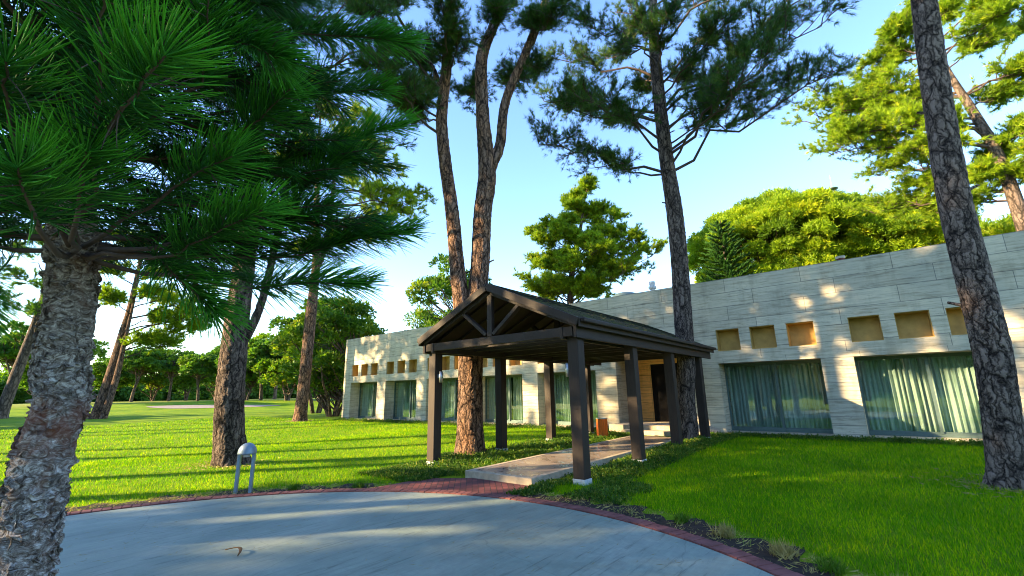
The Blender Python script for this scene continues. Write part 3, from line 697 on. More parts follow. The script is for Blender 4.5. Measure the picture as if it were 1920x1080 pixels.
# ---------------------------------------------------------------- near pines, placed from the ground up
# tall double pine beside the pergola
C0 = [(-8.86, 9.04, -.1, .37), (-8.86, 9.04, 1.46, .345), (-8.84, 9.03, 2.6, .345), (-8.83, 9.03, 3.4, .36)]
Cl = [(-8.9, 8.95, 2.7, .24), (-8.99, 8.88, 3.67, .25), (-9.12, 8.74, 5.25, .225), (-9.23, 8.62, 6.92, .205), (-9.41, 8.45, 8.68, .195), (-9.5, 8.36, 10.17, .18), (-9.41, 8.46, 12.15, .17), (-9.34, 8.52, 14.26, .15), (-9.29, 8.57, 16.06, .12), (-9.32, 8.54, 19.4, .05)]
Cr = [(-8.8, 9.08, 2.7, .28), (-8.75, 9.1, 3.67, .28), (-8.64, 9.2, 5.25, .28), (-8.58, 9.26, 6.93, .275), (-8.48, 9.36, 8.3, .28), (-8.57, 9.27, 10.22, .215), (-8.59, 9.25, 12.42, .2), (-8.31, 9.53, 13.71, .16), (-8.1, 9.73, 14.83, .14), (-7.93, 9.89, 18.38, .06)]
Cr2 = [(-8.5, 9.35, 7.7, .17), (-8.38, 9.45, 8.5, .18), (-8.18, 9.65, 9.29, .165), (-8.04, 9.79, 10.84, .15), (-7.54, 10.27, 12.71, .135), (-7.01, 10.79, 14.83, .12), (-6.56, 11.23, 17.33, .05)]
Ct = [(-9.5, 8.37, 11.0, .07), (-9.7, 8.2, 11.9, .06), (-10.01, 7.87, 12.61, .055), (-10.47, 7.42, 13.62, .05), (-10.81, 7.09, 14.55, .03)]
C_T = [(-9.89, 6.1, 10.55), (-10.18, 7.45, 10.57), (-10.01, 5.9, 12.3), (-10.81, 8.29, 12.81), (-9.93, 10.03, 12.1), (-8.41, 8.02, 11.89), (-8.15, 10.28, 11.99), (-7.24, 10.34, 13.43), (-7.57, 8.81, 13.13), (-10.45, 7.07, 14.08), (-7.69, 11.24, 12.77), (-11.44, 7.4, 13.22), (-8.0, 6.99, 12.2), (-8.26, 10.83, 15.81), (-11.22, 9.38, 12.57), (-6.1, 9.89, 13.2), (-11.13, 5.95, 13.86), (-9.88, 7.86, 16.32), (-8.63, 9.21, 17.55), (-7.15, 10.4, 17.02), (-10.2, 7.9, 10.3), (-10.6, 6.6, 11.4)]
pine('pine_tree', 'tall forked pine with three bare stems rising beside the left pergola posts', [C0, Cl, Cr, Cr2, Ct], C_T, bark='bark_warm', leaf='pine', seed=11, sides=64, step=.03, n=15, L=.17, W=.013, sub=17, twig=8, zmin=9.5, tufts=4, r0=.06)
# pine growing against the pergola's right eave
Rt = [(-4.84, 14.13, 0, .31), (-4.76, 14.16, .6, .275), (-4.74, 14.16, 1.32, .27), (-4.62, 14.2, 2.6, .27), (-4.58, 14.22, 3.77, .28), (-4.51, 14.24, 5.51, .27), (-4.49, 14.25, 7.36, .265), (-4.56, 14.23, 9.34, .24), (-4.58, 14.22, 11.43, .22), (-4.56, 14.22, 13.65, .2), (-4.44, 14.27, 15.98, .15), (-4.17, 14.36, 19.0, .05)]
R_T = [(-7.94, 11.45, 10.0), (-6.67, 12.8, 9.2), (-7.9, 12.67, 14.27), (-6.53, 14.54, 11.8), (-2.97, 14.64, 10.6), (-2.28, 13.75, 12.85), (-0.81, 14.91, 12.79), (0.28, 14.93, 10.64), (-0.85, 15.91, 11.42), (-1.42, 13.86, 13.62), (-4.56, 12.1, 13.91), (-6.47, 12.34, 14.86), (-3.8, 15.99, 13.19), (-8.86, 13.25, 13.14), (-6.3, 11.3, 11.05), (0.25, 13.93, 11.63), (-3.52, 12.45, 13.08), (-1.32, 12.87, 10.56), (-6.54, 14.53, 14.72), (-2.97, 16.67, 16.91), (-5.69, 15.42, 13.33), (-6.63, 13.38, 17.8), (-2.88, 14.65, 17.65), (-0.58, 14.92, 15.63), (0.73, 14.92, 13.61), (-4.58, 14.22, 19.5), (-7.2, 12.2, 11.5), (-7.5, 13.1, 12.2), (-2.0, 14.2, 11.5), (-.9, 14.2, 12.1)]
pine('pine_tree', 'tall slender pine growing up through the right eave of the pergola', [Rt], R_T, bark='bark_dark', leaf='pine', seed=12, sides=64, step=.03, n=15, L=.17, W=.013, sub=17, twig=8, zmin=8.8, tufts=4, r0=.05)
# big leaning pine at the right
Bt = [(1.20, 10.52, -.1, .24), (1.27, 10.5, .3, .225), (1.33, 10.49, .96, .225), (1.41, 10.48, 1.8, .232), (1.44, 10.48, 2.46, .235), (1.45, 10.48, 3.73, .228), (1.46, 10.48, 4.7, .225), (1.54, 10.47, 6.01, .21), (1.66, 10.46, 7.62, .20), (1.76, 10.44, 8.75, .188), (1.93, 10.42, 10.53, .17), (2.34, 10.37, 13.65, .12), (2.5, 10.4, 17, .04)]
rg = np.random.default_rng(5)
pine('pine_tree', 'thick leaning pine trunk with plated bark on the right lawn', [Bt], ring_targets((2.4, 10.4), 11.6, 17, 3.6, 22, rg), bark='bark_big', leaf='pine', seed=13, sides=96, step=.018, n=12, L=.2, W=.018, sub=9, twig=5, zmin=11)
# dark pine behind the bollard lamp
Pt = [(-12.98, 4.75, -.1, .37), (-13.01, 4.6, .9, .34), (-13.03, 4.52, 1.9, .33), (-13.03, 4.48, 3.36, .30), (-13.03, 4.48, 4.81, .27), (-13.03, 4.48, 6.67, .24), (-13.07, 4.37, 9.16, .21), (-13.0, 4.3, 12, .16), (-12.9, 4.3, 15.5, .04)]
Pf = [(-13.0, 4.6, 2.9, .12), (-12.84, 4.83, 3.6, .11), (-12.72, 4.98, 4.6, .10), (-12.6, 5.1, 6.5, .09), (-12.5, 5.2, 9, .05)]
pine('pine_tree', 'straight dark pine with deeply furrowed bark standing behind the bollard lamp', [Pt, Pf], ring_targets((-13, 4.4), 8.8, 15.5, 3.9, 26, rg), bark='bark_dark', leaf='pine', seed=14, sides=72, step=.03, n=12, L=.2, W=.02, zmin=7.5)
# pine behind the building at right
Ht = [(4.45, 21.54, 0, .26), (4.45, 21.54, 2.72, .24), (4.43, 21.55, 6.97, .2), (4.33, 21.57, 9.37, .165), (4.07, 21.63, 11.2, .14), (3.71, 21.71, 13.47, .09), (3.53, 21.74, 16.2, .04)]
H_T = [(-0.66, 21.99, 13.01), (0.95, 22.98, 13.87), (-0.14, 21.0, 10.82), (1.83, 21.92, 14.64), (3.14, 22.78, 16.3), (1.21, 21.97, 9.79), (1.68, 22.94, 8.6), (2.33, 20.87, 10.04), (4.84, 21.46, 13.6), (5.27, 22.39, 11.71), (4.49, 22.56, 9.53), (3.16, 21.77, 7.99), (4.69, 21.49, 8.41), (0.42, 24.0, 13.28), (1.47, 20.95, 11.33), (4.21, 21.59, 15.5), (5.46, 21.31, 14.92), (3.21, 23.78, 13.5), (0.88, 23.98, 8.92), (2.68, 22.84, 8.06), (2.14, 21.9, 12.46), (5.96, 23.25, 14.65), (0.2, 22.4, 12.0), (6.5, 22.0, 12.5), (2.6, 21.5, 15.5), (.6, 21.6, 11.4), (6, 21.5, 10)]
Ht = [(a, b_+9.5, c, d) if False else (a, b_, c, d) for a, b_, c, d in Ht]
def push(pts, k, z=1.6):            # same bearing, further off
    return [((p[0]*k, p[1]*k, (p[2]-z)*k+z) + tuple(q*k for q in p[3:])) for p in pts]
Hk = 1.42
Ht2 = push(Ht, Hk); Ht2[0] = (*Ht2[0][:2], -.1, Ht2[0][3])
H_T += [(q[0]+.7, q[1]-.5, q[2]+.6) for q in H_T[:14]]
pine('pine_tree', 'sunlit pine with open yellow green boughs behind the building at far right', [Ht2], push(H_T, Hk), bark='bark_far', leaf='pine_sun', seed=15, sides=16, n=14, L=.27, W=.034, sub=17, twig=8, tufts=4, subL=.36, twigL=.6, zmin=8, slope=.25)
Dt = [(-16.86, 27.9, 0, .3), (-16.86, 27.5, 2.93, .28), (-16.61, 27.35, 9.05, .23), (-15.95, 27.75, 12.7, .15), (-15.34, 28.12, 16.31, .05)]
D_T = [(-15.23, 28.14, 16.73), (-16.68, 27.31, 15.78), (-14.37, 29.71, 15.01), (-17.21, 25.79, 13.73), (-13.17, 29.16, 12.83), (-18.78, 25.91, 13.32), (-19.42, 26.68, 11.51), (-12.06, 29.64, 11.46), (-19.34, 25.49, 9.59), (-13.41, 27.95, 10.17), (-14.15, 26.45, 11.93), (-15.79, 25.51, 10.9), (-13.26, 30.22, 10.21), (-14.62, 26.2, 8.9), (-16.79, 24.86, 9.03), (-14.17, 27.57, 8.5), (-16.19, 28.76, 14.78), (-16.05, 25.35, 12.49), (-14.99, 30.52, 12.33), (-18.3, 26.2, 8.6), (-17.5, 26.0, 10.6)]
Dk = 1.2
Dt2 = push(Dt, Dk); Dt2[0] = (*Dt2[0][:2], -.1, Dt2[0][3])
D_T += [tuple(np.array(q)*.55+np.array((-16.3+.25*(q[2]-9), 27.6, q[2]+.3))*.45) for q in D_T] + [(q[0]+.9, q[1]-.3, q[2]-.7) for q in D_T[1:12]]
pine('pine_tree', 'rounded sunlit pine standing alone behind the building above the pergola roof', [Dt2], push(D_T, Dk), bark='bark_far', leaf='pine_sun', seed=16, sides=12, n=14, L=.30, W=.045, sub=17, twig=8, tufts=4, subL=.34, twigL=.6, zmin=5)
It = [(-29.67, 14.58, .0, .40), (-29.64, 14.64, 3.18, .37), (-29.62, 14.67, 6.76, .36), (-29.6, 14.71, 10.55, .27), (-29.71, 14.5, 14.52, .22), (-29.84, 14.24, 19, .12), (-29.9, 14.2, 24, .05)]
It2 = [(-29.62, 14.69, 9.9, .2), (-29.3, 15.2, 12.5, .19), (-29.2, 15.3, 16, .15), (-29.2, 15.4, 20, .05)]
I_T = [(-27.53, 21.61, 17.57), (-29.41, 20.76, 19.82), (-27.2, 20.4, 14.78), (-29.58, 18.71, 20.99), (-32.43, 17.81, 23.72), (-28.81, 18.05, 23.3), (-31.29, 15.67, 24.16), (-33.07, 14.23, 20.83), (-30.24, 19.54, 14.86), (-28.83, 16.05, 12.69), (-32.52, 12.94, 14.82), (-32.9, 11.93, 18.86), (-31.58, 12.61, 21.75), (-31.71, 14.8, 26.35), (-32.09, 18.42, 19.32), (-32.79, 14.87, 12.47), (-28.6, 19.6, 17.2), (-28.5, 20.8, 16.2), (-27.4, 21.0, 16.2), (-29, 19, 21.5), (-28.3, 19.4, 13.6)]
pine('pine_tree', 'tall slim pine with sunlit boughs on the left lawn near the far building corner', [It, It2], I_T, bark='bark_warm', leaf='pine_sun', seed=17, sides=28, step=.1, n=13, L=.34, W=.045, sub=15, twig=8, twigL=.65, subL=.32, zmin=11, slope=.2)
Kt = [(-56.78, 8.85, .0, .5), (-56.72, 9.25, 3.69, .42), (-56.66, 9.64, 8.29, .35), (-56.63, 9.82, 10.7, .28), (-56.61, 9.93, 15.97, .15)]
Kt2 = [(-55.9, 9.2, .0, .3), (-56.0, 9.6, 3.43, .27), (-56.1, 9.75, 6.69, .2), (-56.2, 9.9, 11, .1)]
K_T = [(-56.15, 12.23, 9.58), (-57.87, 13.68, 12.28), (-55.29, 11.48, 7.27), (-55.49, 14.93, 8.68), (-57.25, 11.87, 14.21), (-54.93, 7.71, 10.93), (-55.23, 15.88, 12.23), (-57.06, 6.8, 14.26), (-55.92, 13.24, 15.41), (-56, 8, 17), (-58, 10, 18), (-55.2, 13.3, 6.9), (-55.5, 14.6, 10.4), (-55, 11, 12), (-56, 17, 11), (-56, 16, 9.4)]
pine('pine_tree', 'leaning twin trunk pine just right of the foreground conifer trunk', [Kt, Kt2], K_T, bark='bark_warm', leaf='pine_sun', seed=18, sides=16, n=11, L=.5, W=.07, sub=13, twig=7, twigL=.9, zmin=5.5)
Lt = [(-65.56, 3.31, .1, .5), (-65.54, 3.79, 4.95, .42), (-65.52, 4.29, 9.77, .38), (-65.5, 4.56, 15.45, .25), (-65.4, 5, 19, .08)]
pine('pine_tree', 'dark leaning pine at the left edge of the view beyond the lawn', [Lt], ring_targets((-65.5, 5), 10, 20, 4.5, 18, rg), bark='bark_far', leaf='pine_far', seed=19, sides=12, n=10, L=.5, W=.08, sub=8, twig=5, twigL=.9, zmin=8)

# ---------------------------------------------------------------- foreground conifer with hanging fronds
TA = np.array([-4.57, .52, 0.])
At = [(-4.56, .60, -.2, .185), (-4.57, .52, .19, .150), (-4.57, .49, .65, .144), (-4.57, .48, 1.25, .146), (-4.575, .51, 1.56, .150), (-4.58, .47, 1.91, .144), (-4.58, .45, 2.32, .142), (-4.58, .39, 2.79, .138), (-4.59, .30, 3.66, .12), (-4.6, .25, 6, .10), (-4.6, .25, 9, .055), (-4.6, .25, 11.5, .02)]
def m_peel():
    m, t, p = mat('peeling_bark', .85, 0, .2)
    v = coords(t, (1, 1, .8)); a = noise(t, v, 4.2, 6, .7, 1.2); c = noise(t, coords(t, (1, 1, 1.5)), 12, 7, .75, 2.2); e = noise(t, coords(t), 1.7, 3, .5)
    col = ramp(t, c, [(.30, (.020, .015, .012)), (.41, (.12, .095, .078)), (.51, (.31, .275, .245)), (.62, (.70, .67, .64))])
    col = mix(t, ramp(t, a, [(.52, 0), (.62, .8)]), col, mix(t, .5, col, (.20, .085, .05)))
    sp = N(t, 'SeparateXYZ'); t.links.new(coords(t), sp.inputs[0])
    red = math_(t, 'MULTIPLY', ramp(t, math_(t, 'MULTIPLY', sp.outputs[2], .2), [(.24, 0), (.262, 1), (.305, 1), (.33, 0)]), ramp(t, a, [(.36, 0), (.5, .8)]))
    col = mix(t, math_(t, 'MULTIPLY', red, .7), col, (.20, .06, .03))
    up_ = ramp(t, math_(t, 'MULTIPLY', sp.outputs[2], .2), [(.36, 0), (.5, .75)])
    col = mix(t, up_, col, mix(t, 1., col, (.72, .60, .45), 'MULTIPLY'))
    t.links.new(col, p.inputs['Base Color'])
    vo = N(t, 'TexVoronoi'); vo.feature = 'F1'; vo.inputs['Scale'].default_value = 1
    mp = N(t, 'Mapping'); mp.inputs['Scale'].default_value = (9, 9, 11)
    nz = N(t, 'TexNoise'); nz.inputs['Scale'].default_value = 7; nz.inputs['Detail'].default_value = 4; t.links.new(coords(t), nz.inputs['Vector'])
    ma = N(t, 'VectorMath'); ma.operation = 'MULTIPLY_ADD'; ma.inputs[1].default_value = (.12,)*3; t.links.new(nz.outputs['Color'], ma.inputs[0]); t.links.new(coords(t), ma.inputs[2])
    t.links.new(ma.outputs[0], mp.inputs['Vector']); t.links.new(mp.outputs[0], vo.inputs['Vector'])
    h = math_(t, 'ADD', math_(t, 'MULTIPLY', vo.outputs['Distance'], .55), math_(t, 'MULTIPLY', c, .7))
    h = math_(t, 'ADD', h, math_(t, 'MULTIPLY', a, .6))
    d = N(t, 'Displacement'); d.inputs['Scale'].default_value = .05; d.inputs['Midlevel'].default_value = .9
    t.links.new(h, d.inputs['Height']); t.links.new(d.outputs[0], t.nodes['Material Output'].inputs['Displacement']); m.displacement_method = 'BOTH'
    bump(t, p, noise(t, v, 60, 5, .7), .6, .006); return m
M['peel'] = m_peel()
AT = thing('conifer_tree', 'large dark conifer with peeling grey bark and drooping fronds at front left', 'tree', tuple(TA))
tb = MB(); AP, AR = trunk_mesh(tb, At, 150, .012, .25)
# curled bark flakes
rf = np.random.default_rng(3); 
for k in range(3000):
    z = rf.uniform(.3, 3.6); i = int(np.argmin(abs(AP[:, 2]-z))); th = rf.uniform(0, 2*math.pi); r = AR[i]*.985
    # flakes gather on some bands
    if math.sin(z*7+2*math.sin(th*1.3)) < rf.uniform(-1.1, .9): continue
    n_ = np.array([math.cos(th), math.sin(th), 0]); s_ = np.array([-math.sin(th), math.cos(th), 0]); u_ = np.array([0, 0, 1.])
    c = AP[i]+n_*r; a = rf.uniform(0, 6.28); e1_ = s_*math.cos(a)+u_*math.sin(a); e2_ = -s_*math.sin(a)+u_*math.cos(a)
    wd, ln, lift = rf.uniform(.01, .045), rf.uniform(.015, .05), rf.uniform(.004, .026)
    V = [c-e1_*wd-n_*.01, c+e1_*wd-n_*.01, c+e1_*wd*.9+e2_*ln*.6+n_*lift*.5, c-e1_*wd*.9+e2_*ln*.6+n_*lift*.45, c+e1_*wd*.5+e2_*ln+n_*lift*1.3, c-e1_*wd*.3+e2_*ln*1.1+n_*lift*1.2]
    tb.add(V, [(0, 1, 2, 3), (3, 2, 4, 5)])
tb.build('trunk', M['peel'], AT, smooth=True, loc=TA)

def branchlets(b, P, lens, dens, rng, up=np.array([0, 0, 1.]), droop=.25, fwdk=.75, rad=.0045, tint0=.2, ranks=2, fan=1., segs=4):
    """rope-like branchlets in two ranks along axis P, curving toward the tip."""
    P = np.asarray(P, float); seg = np.linalg.norm(np.diff(P, axis=0), axis=1); L = seg.sum(); cum = np.r_[0, np.cumsum(seg)]
    m = max(4, int(L*dens))
    s = (np.arange(m)+rng.uniform(-.3, .3, m))/m*L; s = np.clip(s, 0, L)
    Q = np.stack([np.interp(s, cum, P[:, k]) for k in range(3)], 1)
    T = np.stack([np.interp(s, cum, np.gradient(P[:, k], cum)) for k in range(3)], 1); T = nrm(T)
    A = nrm(np.cross(T, up)); U = np.cross(A, T)
    side = rng.choice([-1., 1.], m); th = rng.normal(.30, .55, m)*fan       # lift out of the plane
    lat = A*(side*np.cos(th))[:, None] + U*np.sin(th)[:, None]
    u = s/L; ln = lens*(.75+.45*np.sin(math.pi*np.clip(u*.8+.12, 0, 1)))*rng.uniform(.78, 1.1, m)
    fk = fwdk*(.55+1.1*u)+rng.normal(0, .12, m)
    d0 = nrm(lat + T*fk[:, None]); d1 = nrm(d0 + T*.55 + np.array([0, 0, -droop]) + rng.normal(0, .12, (m, 3)))
    t = np.linspace(0, 1, segs+1)[None, :, None]
    C = Q[:, None] + ln[:, None, None]*(d0[:, None]*(t-.5*t*t) + d1[:, None]*(.5*t*t))
    sd = nrm(np.cross(d0+d1, rng.normal(0, 1, (m, 3)))); sd2 = np.cross(nrm(d0+d1), sd)
    R = rad*np.array([1, 1.05, 1, .8, .35][:segs+1])[None, :, None]
    ring = [C + R*(sd[:, None]*math.cos(a) + sd2[:, None]*math.sin(a)) for a in (0, 2.094, 4.189)]
    V = np.stack(ring, 2)                                    # m, segs+1, 3, 3
    n0 = (np.arange(m)*(segs+1)*3)[:, None, None]; i = (np.arange(segs)*3)[None, :, None]; j = np.arange(3)[None, None, :]; k = (j+1) % 3
    F = np.stack([n0+i+j, n0+i+k, n0+i+3+k, n0+i+3+j], -1).reshape(-1, 4)
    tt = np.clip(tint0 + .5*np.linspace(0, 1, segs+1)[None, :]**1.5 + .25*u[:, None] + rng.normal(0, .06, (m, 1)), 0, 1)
    b.add(V.reshape(-1, 3), F, np.repeat(tt[:, :, None], 3, 2).ravel())
fr = MB(); wd_ = MB(); ra = np.random.default_rng(21)
HP = [(-2.49, 0.26, 2.83, -2.08, 0.31, 2.93), (-2.69, 0.19, 3.22, -2.4, 0.11, 3.42), (-2.8, 0.12, 2.37, -2.5, 0.03, 2.47), (-2.99, 0.25, 2.55, -2.69, 0.21, 2.69), (-3.41, 0.77, 2.51, -2.84, 0.98, 2.69), (-3.22, 0.73, 4.08, -2.82, 1.01, 3.83), (-3.93, 1.48, 5.05, -3.29, 2.28, 5.11), (-4.1, 1.59, 3.74, -3.47, 2.36, 4.22), (-3.91, 1.78, 2.85, -3.4, 2.46, 3.11), (-3.86, 1.39, 2.47, -3.52, 2.09, 2.57), (-3.73, 0.72, 2.56, -3.36, 0.97, 2.19), (-3.65, 1.07, 3.59, -3.18, 1.21, 3.83), (-4.95, -.25, 2.75, -4.9, .02, 2.25), (-4.06, 1.7, 3.38, -3.7, 2.0, 3.82), (-2.9, -0.04, 2.85, -2.6, -0.08, 2.94), (-3.33, 0.69, 2.94, -2.98, 0.84, 3.06), (-4.15, 1.73, 4.59, -3.57, 2.21, 4.65), (-3.32, 0.74, 3.71, -2.93, 0.62, 3.99), (-3.86, 1.38, 2.98, -3.49, 1.73, 3.13)]
for h_ in HP:
    a, c = np.array(h_[:3]), np.array(h_[3:]); z = max(2.7, a[2]-.25); i = int(np.argmin(abs(AP[:, 2]-z))); p0 = AP[i]
    main = limb_path(p0, a, ra, -.03, 6, .02); wd_.tube(main, np.linspace(.022, .010, 6), 6, cap=False)
    ax = limb_path(a, c+(c-a)*.15, ra, .02, 6, .02); wd_.tube(ax, np.linspace(.010, .005, 6), 5, cap=False)
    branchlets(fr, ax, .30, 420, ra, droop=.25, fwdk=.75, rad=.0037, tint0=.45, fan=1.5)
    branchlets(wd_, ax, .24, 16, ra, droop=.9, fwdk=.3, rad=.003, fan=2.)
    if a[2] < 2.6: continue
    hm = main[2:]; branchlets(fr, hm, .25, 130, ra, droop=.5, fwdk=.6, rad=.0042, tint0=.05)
def frond_branch(p0, az, elev, L, rng, dens=85, ln=.27, tint0=.0, sub=6):
    d = np.array([math.cos(az)*math.cos(elev), math.sin(az)*math.cos(elev), math.sin(elev)])
    t = np.linspace(0, 1, 9)[:, None]; P = p0 + d*L*t + np.array([0, 0, -1.])*(.16*L*t**2) + np.array([0, 0, 1.])*(.10*L*t**4)
    P += rng.normal(0, .012*L, P.shape)*t; wd_.tube(P, np.linspace(.030, .006, 9), 5, cap=False)
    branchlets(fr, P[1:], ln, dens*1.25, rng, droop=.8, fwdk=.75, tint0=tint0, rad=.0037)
    for k in range(sub):
        u = .14+.80*k/sub+rng.uniform(-.04, .04); f = u*8; i0 = int(f); q = P[i0]+(P[i0+1]-P[i0])*(f-i0)
        sd = (1 if k % 2 else -1); lat = np.cross(d, [0, 0, 1.])*sd
        dd = nrm((lat*.62+d*.8+np.array([0, 0, rng.uniform(-.12, .22)]))[None])[0]; l2 = L*.34*(1.2-.6*u)*rng.uniform(.8, 1.2)
        tt = np.linspace(0, 1, 5)[:, None]; S_ = q+dd*l2*tt+np.array([0, 0, -.12])*l2*tt**2
        wd_.tube(S_, np.linspace(.011, .004, 5), 4, cap=False); branchlets(fr, S_, ln*.95, dens, rng, droop=.75, fwdk=.75, tint0=tint0+.08, rad=.0037)
zz = 2.8
kk = 0
while zz < 10.5:
    for q in range(5):
        az = kk*1.13+q*2*math.pi/5+ra.uniform(-.25, .25); L = (2.45-.16*(zz-2.6))*ra.uniform(.78, 1.08)
        L = max(.7, L); i = int(np.argmin(abs(AP[:, 2]-zz)))
        dirx, diry = math.cos(az), math.sin(az)
        if zz < 3.2 and dirx > .2 and diry < .5: continue       # the low front boughs are pruned clear of the drive
        if dirx > .55 and diry < -.1 and zz < 4: L *= .7
        frond_branch(AP[i], az, ra.uniform(.0, .22), L, ra, dens=(125 if zz < 6.5 else 50), sub=9 if zz < 6.5 else 4)
    zz += .36 if zz < 6 else .55; kk += 1
wd_.build('branches', M['twig'], AT, smooth=True, loc=TA)
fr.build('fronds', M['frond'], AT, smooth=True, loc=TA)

# ---------------------------------------------------------------- stone pine and araucaria behind the building
def blob_tree(name, label, base, tr, clumps, leafm, rng, n=26, L=.3, W=.12, per=60, bark='bark_far', cat='tree', quad=True, group=None, wood_r=.05, sides=8):
    base = np.array(base, float); t = thing(name, label, cat, tuple(base), 0, group)
    tb = MB(); P, R = trunk_mesh(tb, [(p[0], p[1], p[2], p[3]) for p in tr[0]], sides, .5, .3)
    for q in tr[1:]: trunk_mesh(tb, q, sides, .5)
    tb.build('trunk', M[bark], t, smooth=True)
    wd = MB(); top = P[int(len(P)*.55)]
    cr = MB(); Cc, Dd, Tt = [], [], []
    for (cx, cy, cz, r) in clumps:
        c = np.array([cx, cy, cz]); j = int(np.argmin(np.linalg.norm(P-c-np.array([0, 0, -1.5*r]), axis=1))); wd.tube(limb_path(P[j], c, rng, -.05, 5, .04), np.linspace(wood_r*1.5, .02, 5), 4, cap=False)
        m = int(per*r*r) + 6; v = nrm(rng.normal(0, 1, (m, 3))); v[:, 2] = np.where(v[:, 2] < -.35, -v[:, 2], v[:, 2])
        Cc.append(c+v*r*np.array([1, 1, .72])*rng.uniform(.62, 1.03, (m, 1))); Dd.append(v+np.array([0, 0, .35])); Tt.append(np.clip(rng.normal(.5, .2)+.12*rng.normal(0, 1, m), 0, 1))
    wd.build('branches', M['twig'], t, smooth=True)
    C, Dv, T = np.vstack(Cc), nrm(np.vstack(Dd)), np.concatenate(Tt)
    f = leaf_quads if quad else needle_tris
    cr.add(*f(C, Dv, n, L, W, .7, rng, T)); cr.build('crown', M[leafm], t)
    return t
rs = np.random.default_rng(31)
def stone_pine_clumps(R, zb, zt, n, r):
    out = []
    for k in range(n):
        u = math.sqrt((k+.5)/n); a = k*2.39996; x, y = R*u*math.cos(a), R*u*math.sin(a)
        z = zb+(zt-zb)*math.sqrt(max(0, 1-u*u*.93)); out.append((x+rs.normal(0, .25), y+rs.normal(0, .25), z+rs.normal(0, .3), r*rs.uniform(.75, 1.25)))
    for k in range(n//2):
        a = rs.uniform(0, 6.28); out.append((R*.9*math.cos(a)*rs.uniform(.8, 1), R*.9*math.sin(a)*rs.uniform(.8, 1), zb+rs.uniform(-2.6, .8), r*rs.uniform(.7, 1.1)))
    return out
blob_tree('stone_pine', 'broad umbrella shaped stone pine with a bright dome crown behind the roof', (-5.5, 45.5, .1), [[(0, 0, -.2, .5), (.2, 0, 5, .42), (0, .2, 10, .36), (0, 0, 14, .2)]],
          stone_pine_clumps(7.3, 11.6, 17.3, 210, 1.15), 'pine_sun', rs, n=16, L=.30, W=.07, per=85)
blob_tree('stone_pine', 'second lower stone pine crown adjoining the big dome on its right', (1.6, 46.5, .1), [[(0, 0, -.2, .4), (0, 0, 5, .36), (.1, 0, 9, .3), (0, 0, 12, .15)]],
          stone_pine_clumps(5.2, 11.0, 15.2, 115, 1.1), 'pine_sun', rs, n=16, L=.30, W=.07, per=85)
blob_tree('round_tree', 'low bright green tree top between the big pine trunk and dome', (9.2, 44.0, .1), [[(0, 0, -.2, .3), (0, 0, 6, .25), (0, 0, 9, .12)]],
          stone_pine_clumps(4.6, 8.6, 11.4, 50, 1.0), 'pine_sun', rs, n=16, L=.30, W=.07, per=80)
# araucaria: tiers of upturned fronds
t = thing('araucaria_tree', 'dark green tiered star shaped conifer in front of the bright dome', 'tree', (-8.15, 37.0, .1))
b = MB(); b.tube([(0, 0, -.2), (0, 0, 8), (0, 0, 14.9)], [.25, .16, .03], 10); b.build('trunk', M['bark_far'], t, smooth=True)
f_, w_ = MB(), MB(); ra2 = np.random.default_rng(8); z = 5.0
while z < 14.6:
    L = 3.0*(1-(z/15.2)**2.2)+.3
    for k in range(6):
        az = ra2.uniform(-.2, .2)+k*math.pi/3+z*1.7; d = np.array([math.cos(az), math.sin(az), .12]); tt = np.linspace(0, 1, 6)[:, None]
        P = np.array([0, 0, z])+d*L*tt+np.array([0, 0, .22*L])*tt**2; w_.tube(P, np.linspace(.04, .01, 6), 4, cap=False)
        branchlets(f_, P, .42*(.6+.13*L), 34, ra2, droop=-.3, fwdk=.9, rad=.035, tint0=.2, fan=.6)
    z += .52
w_.build('branches', M['twig'], t, smooth=True); f_.build('crown', M['araucaria'], t, smooth=True)
# leafy trees
def cloud(n, c, R, r, rng, sq=(1, 1, 1), low=-.9):
    out = []
    for k in range(n):
        v = rng.normal(0, 1, 3); v /= np.linalg.norm(v); v[2] = max(v[2], low); q = rng.uniform(.35, 1)**.6
        out.append((c[0]+v[0]*R*q*sq[0], c[1]+v[1]*R*q*sq[1], c[2]+v[2]*R*q*sq[2], r*rng.uniform(.6, 1.25)))
    return out
def stems(n, h, sp, r, rng):
    out = []
    for k in range(n):
        a = k*2*math.pi/n+rng.uniform(-.3, .3); x, y = math.cos(a)*sp, math.sin(a)*sp
        out.append([(x*.12, y*.12, -.2, r), (x*.35, y*.35, h*.35, r*.85), (x*.8, y*.8, h*.8, r*.6), (x, y, h*1.2, r*.25)])
    return out
blob_tree('bushy_tree', 'bushy dark multi stemmed broadleaf tree beside the far building corner', (-34.0, 19.3, .12), stems(6, 3.2, 2.3, .13, rs), cloud(75, (0, 0, 5.2), 3.6, 1.0, rs, (1.1, 1.1, 1.05)), 'broad', rs, n=6, L=.34, W=.17, per=46)
blob_tree('bushy_tree', 'taller leafy broadleaf tree just behind the bushy multi stemmed one', (-43.0, 22.6, .12), stems(4, 4.6, 2.4, .18, rs), cloud(75, (0, 0, 7.2), 3.7, 1.15, rs, (1, 1, .95)), 'broad', rs, n=6, L=.42, W=.2, per=34)
blob_tree('broadleaf_tree', 'olive green broadleaf tree behind the roof left of the forked pine', (-32.8, 30.4, .12), stems(4, 6.5, 2.3, .2, rs), cloud(70, (0, 0, 10.2), 3.9, 1.0, rs, (1, 1, 1.15)), 'broad', rs, n=6, L=.40, W=.18, per=26)
blob_tree('broadleaf_tree', 'small dark treetop peeking over the roof above the far windows', (-40, 33, .12), stems(3, 5.5, 1.2, .15, rs), cloud(22, (0, 0, 9.0), 2.0, .8, rs, (1, 1, 1.2)), 'broad', rs, n=6, L=.36, W=.16, per=26)

